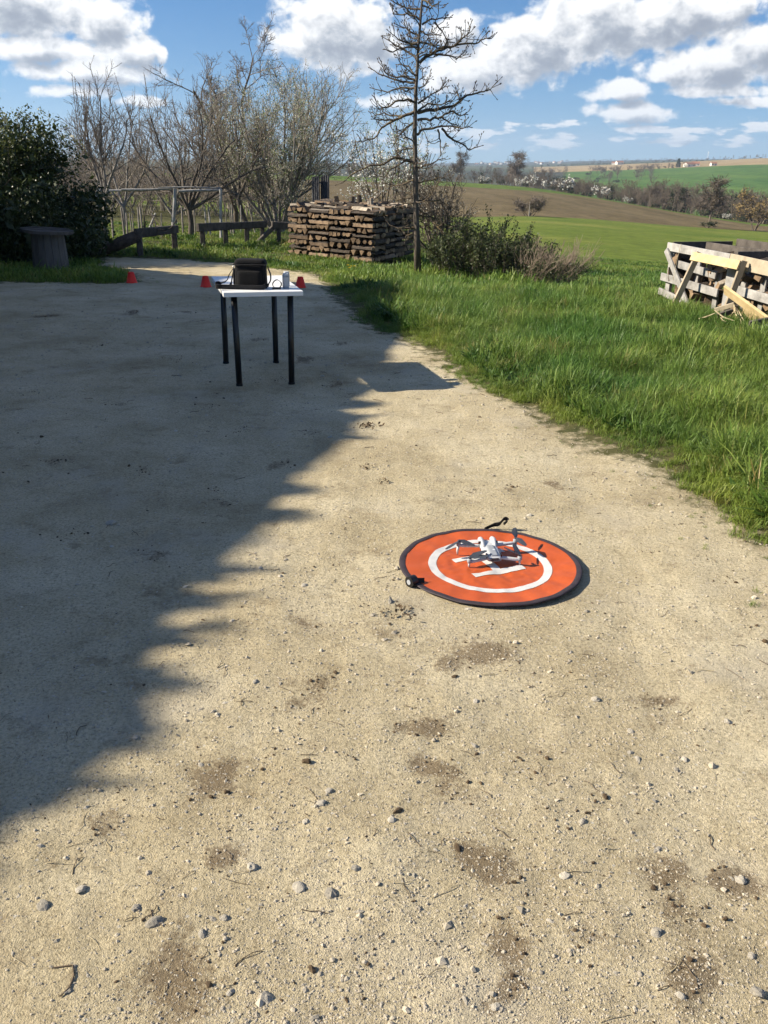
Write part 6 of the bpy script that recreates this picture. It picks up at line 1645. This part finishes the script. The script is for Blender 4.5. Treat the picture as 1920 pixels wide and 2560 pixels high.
def gravel():
    n = 230000
    u = rng.uniform(size=n); d = 1.25 * (15 / 1.25) ** (u ** 1.25); a = np.radians(rng.uniform(-38, 38, n)); x, y = d * np.sin(a), d * np.cos(a)
    sdv = yard_sd(x, y); dens = np.clip(.25 + 1.6 * (fbm(x * 1.3, y * 1.3, 101, 3) - .3), .1, 1)
    rp = np.hypot(x - PAD_C[0], y - PAD_C[1])
    k = (sdv < .15) & (rng.uniform(size=n) < dens) & (rp > .41)
    x, y, d = x[k], y[k], d[k]; n = len(x)
    s = .00125 * np.exp(rng.normal(size=n) * .58) * np.clip(.7 + d * .2, 1, 2.8); s = np.where(rng.uniform(size=n) < .006, s * 2.4, s); s = np.minimum(s, .016)
    z = gz(x, y) + s * .12
    pick = np.where(rng.uniform(size=n) < .9, rng.integers(0, 4, n), np.where(rng.uniform(size=n) < .8, rng.integers(4, 6, n), rng.integers(6, 8, n)))
    pr = [pebble('pebble', M_STONE, .7, 0) for i in range(2)] + [pebble('pebble', M_STONE, .65) for i in range(2)] + [pebble('pebble', M_PALESTONE, .65) for i in range(2)] + [pebble('pebble', M_CLOD, .7) for i in range(2)]
    rot = np.stack([rng.normal(size=n) * .3, rng.normal(size=n) * .3, rng.uniform(0, 6.28, n)], -1)
    scatter('gravel', np.stack([x, y, z], -1), rot, np.stack([s, s, s], -1), pick, pr)
    # crumbs of soil on the dark patches
    P = []
    for (a, b, r) in SOIL:
        m = int(16 * r / .1); q = rng.normal(size=(m, 2)) * r * .5; P.append(np.stack([a + q[:, 0], b + q[:, 1]], -1))
    P = np.concatenate(P); P = P[(yard_sd(P[:, 0], P[:, 1]) < 0) & (np.hypot(P[:, 0] - PAD_C[0], P[:, 1] - PAD_C[1]) > .43)]; n = len(P); s = .0028 * np.exp(rng.normal(size=n) * .5)
    rot = np.stack([rng.normal(size=n) * .4, rng.normal(size=n) * .4, rng.uniform(0, 6.28, n)], -1)
    scatter('soil_crumbs', np.stack([P[:, 0], P[:, 1], gz(P[:, 0], P[:, 1]) + s * .3], -1), rot, np.stack([s, s, s], -1), rng.integers(0, 3, n), [pebble('crumb', M_CLOD, .8) for i in range(3)])
gravel()
def stones():
    big = [(1466, 1529, .019), (1487, 1752, .020), (1189, 1760, .016), (1576, 1827, .016), (1819, 1804, .020), (1712, 1893, .018), (1692, 1917, .015), (1576, 1879, .014), (1776, 1638, .010), (1411, 2189, .019), (1854, 2189, .024), (1455, 2055, .018), (1880, 2380, .017), (980, 2058, .018),
           (801, 2018, .019), (764, 2058, .015), (631, 2171, .024), (385, 2310, .030), (746, 2223, .030), (827, 2241, .024), (202, 2223, .021), (107, 2264, .023), (561, 2299, .018), (506, 2339, .018), (665, 2495, .027), (338, 1847, .016), (822, 1983, .016), (503, 1914, .013), (341, 2275, .020), (639, 1714, .018), (1323, 1287, .026),
           (1240, 2520, .015), (1895, 2470, .026), (968, 1385, .013), (1180, 1395, .010), (870, 1000, .016), (240, 1070, .018), (440, 1080, .017), (275, 1310, .035), (760, 1460, .02), (700, 1440, .016), (650, 1420, .018), (990, 1730, .012), (1640, 2330, .02), (1700, 2490, .014), (890, 2180, .017)]
    pr = [pebble('stone', M_PALESTONE, .6, 2) for i in range(6)]
    for i, (px, py, s) in enumerate(big):
        p = unz(px, py); sc = s * .66
        o = link('stone', pr[i % 6], None, (p[0], p[1], gz1(p[0], p[1]) - sc * .04), (rng.normal() * .25, rng.normal() * .25, rng.uniform(0, 6.28)), (sc, sc, sc))
        tag(o, 'pale loose stone lying on the sandy yard, bigger than the gravel round it', 'stone', 'loose pale stones on the yard')
    # small twigs and straws
    P0, P1, R0, R1 = [], [], [], []; Q0, Q1, S0, S1 = [], [], [], []
    for i in range(330):
        d = 1.4 * (12 / 1.4) ** rng.uniform(); a = R(rng.uniform(-30, 30)); x, y = d * math.sin(a), d * math.cos(a)
        if yard_sd([x], [y])[0] > 0 or math.hypot(x - PAD_C[0], y - PAD_C[1]) < .45: continue
        L_ = rng.uniform(.015, .07) * (1 + d * .06); t = rng.uniform(0, 6.28); r = rng.uniform(.0005, .0012) * (1 + .15 * d); p = np.array([x, y, gz1(x, y) + r * 1.2]); st = rng.uniform() < .4
        for q in range(3):
            t += rng.normal() * .35; e = p + np.array([math.cos(t), math.sin(t), 0]) * L_ / 3; e[2] = gz1(e[0], e[1]) + r * 1.3 + (.004 if q == 1 else 0)
            (Q0 if st else P0).append(p); (Q1 if st else P1).append(e); (S0 if st else R0).append(r); (S1 if st else R1).append(r * .8); p = e
    obj('twig_litter', *seg_mesh(P0, P1, np.array(R0), np.array(R1), 4), M_TWIG)['kind'] = 'stuff'
    obj('straw_litter', *seg_mesh(Q0, Q1, np.array(S0), np.array(S1), 4), M_STRAW)['kind'] = 'stuff'
    # fallen leaves and crumbs heaped as dark litter
    for (px, py, L_, lb) in [(915, 1065, .16, 'small heap of dark dry litter on the sunny sand before the table'), (918, 1166, .07, 'small dark clod left of the damp patch'), (959, 1205, .07, 'dark crumbly clod nearest the landing pad'), (995, 1532, .12, 'dark clod with dry stems below the landing pad')]:
        c = unz(px, py); n = 46; q = rng.normal(size=(n, 2)) * L_ * .32; P = np.stack([c[0] + q[:, 0], c[1] + q[:, 1] * .7, np.zeros(n)], -1); P[:, 2] = gz(P[:, 0], P[:, 1]) + .004 + .02 * np.exp(-(q ** 2).sum(1) / (L_ * .3) ** 2)
        V, F = leaf_quads(P, L_ * .16 * rng.uniform(.5, 1.3, n), .5, .2); tag(obj('litter_clump', V, F, M_CLOD), lb, 'clump', 'dark litter clumps', 'stuff')
    # a bent twig in the lower left
    z4 = lambda x, y: unz(x / 1.728, 1500 + y / 1.728)
    pts = [z4(x, y) for x, y in [(230, 1590), (315, 1585), (320, 1630), (300, 1680), (260, 1720)]]
    for p in pts: p[2] = gz1(p[0], p[1]) + .003
    tag(obj('bent_twig', *tube_vf(pts, [.0018, .002, .002, .002, .0015], 5), M_TWIG), 'bent dry twig on the sand in the lower left corner', 'twig')
    # dandelions in the verge
    for i, (px, py) in enumerate([(868, 654), (876, 657), (872, 661), (884, 656)]):
        p = unz(px, py, .13); g0 = gz1(p[0], p[1]); root = empty('dandelion', (p[0], p[1], g0), 'yellow dandelion in the verge in front of the woodpile', 'flower', 'dandelions in the verge')
        obj('stem', *tube_vf([(p[0], p[1], g0 - .01), (p[0] + .01, p[1], g0 + .17)], .004, 5), M_YLEAF, root)
        n = 20; V = []; F = []
        for k in range(n):
            a = k * 2.4; L_ = .028 * (.5 + .5 * k / n); e = np.array([math.cos(a), math.sin(a), .9 - .7 * k / n]); c = np.array([p[0] + .01, p[1], g0 + .17]); sd_ = np.array([-math.sin(a), math.cos(a), 0]) * .006; b = len(V); V += [c - sd_ * .3, c + nrm(e) * L_ - sd_, c + nrm(e) * L_ + sd_, c + sd_ * .3]; F.append((b, b + 1, b + 2, b + 3))
        obj('flower_head', V, F, mat('dandelion_yellow', (.75, .52, .02), rough=.6) if 'dandelion_yellow' not in MATS else MATS['dandelion_yellow'], root)
stones()

# ------------------------------------------------------------------ air: thin haze over the whole valley
def haze():
    V, F = box_vf((0, 0, 60), (7600, 0, 0), (0, 7600, 0), (0, 0, 135))
    m = bpy.data.materials.new('haze'); m.use_nodes = True; N, L = m.node_tree.nodes, m.node_tree.links
    N.remove(N['Principled BSDF']); v = N.new('ShaderNodeVolumePrincipled'); v.inputs['Color'].default_value = (.62, .78, 1.0, 1); v.inputs['Density'].default_value = 1.35e-4; v.inputs['Anisotropy'].default_value = .2
    L.new(v.outputs[0], N['Material Output'].inputs['Volume'])
    o = link('haze', mesh('haze', V, F, m)); o['kind'] = 'stuff'
haze()
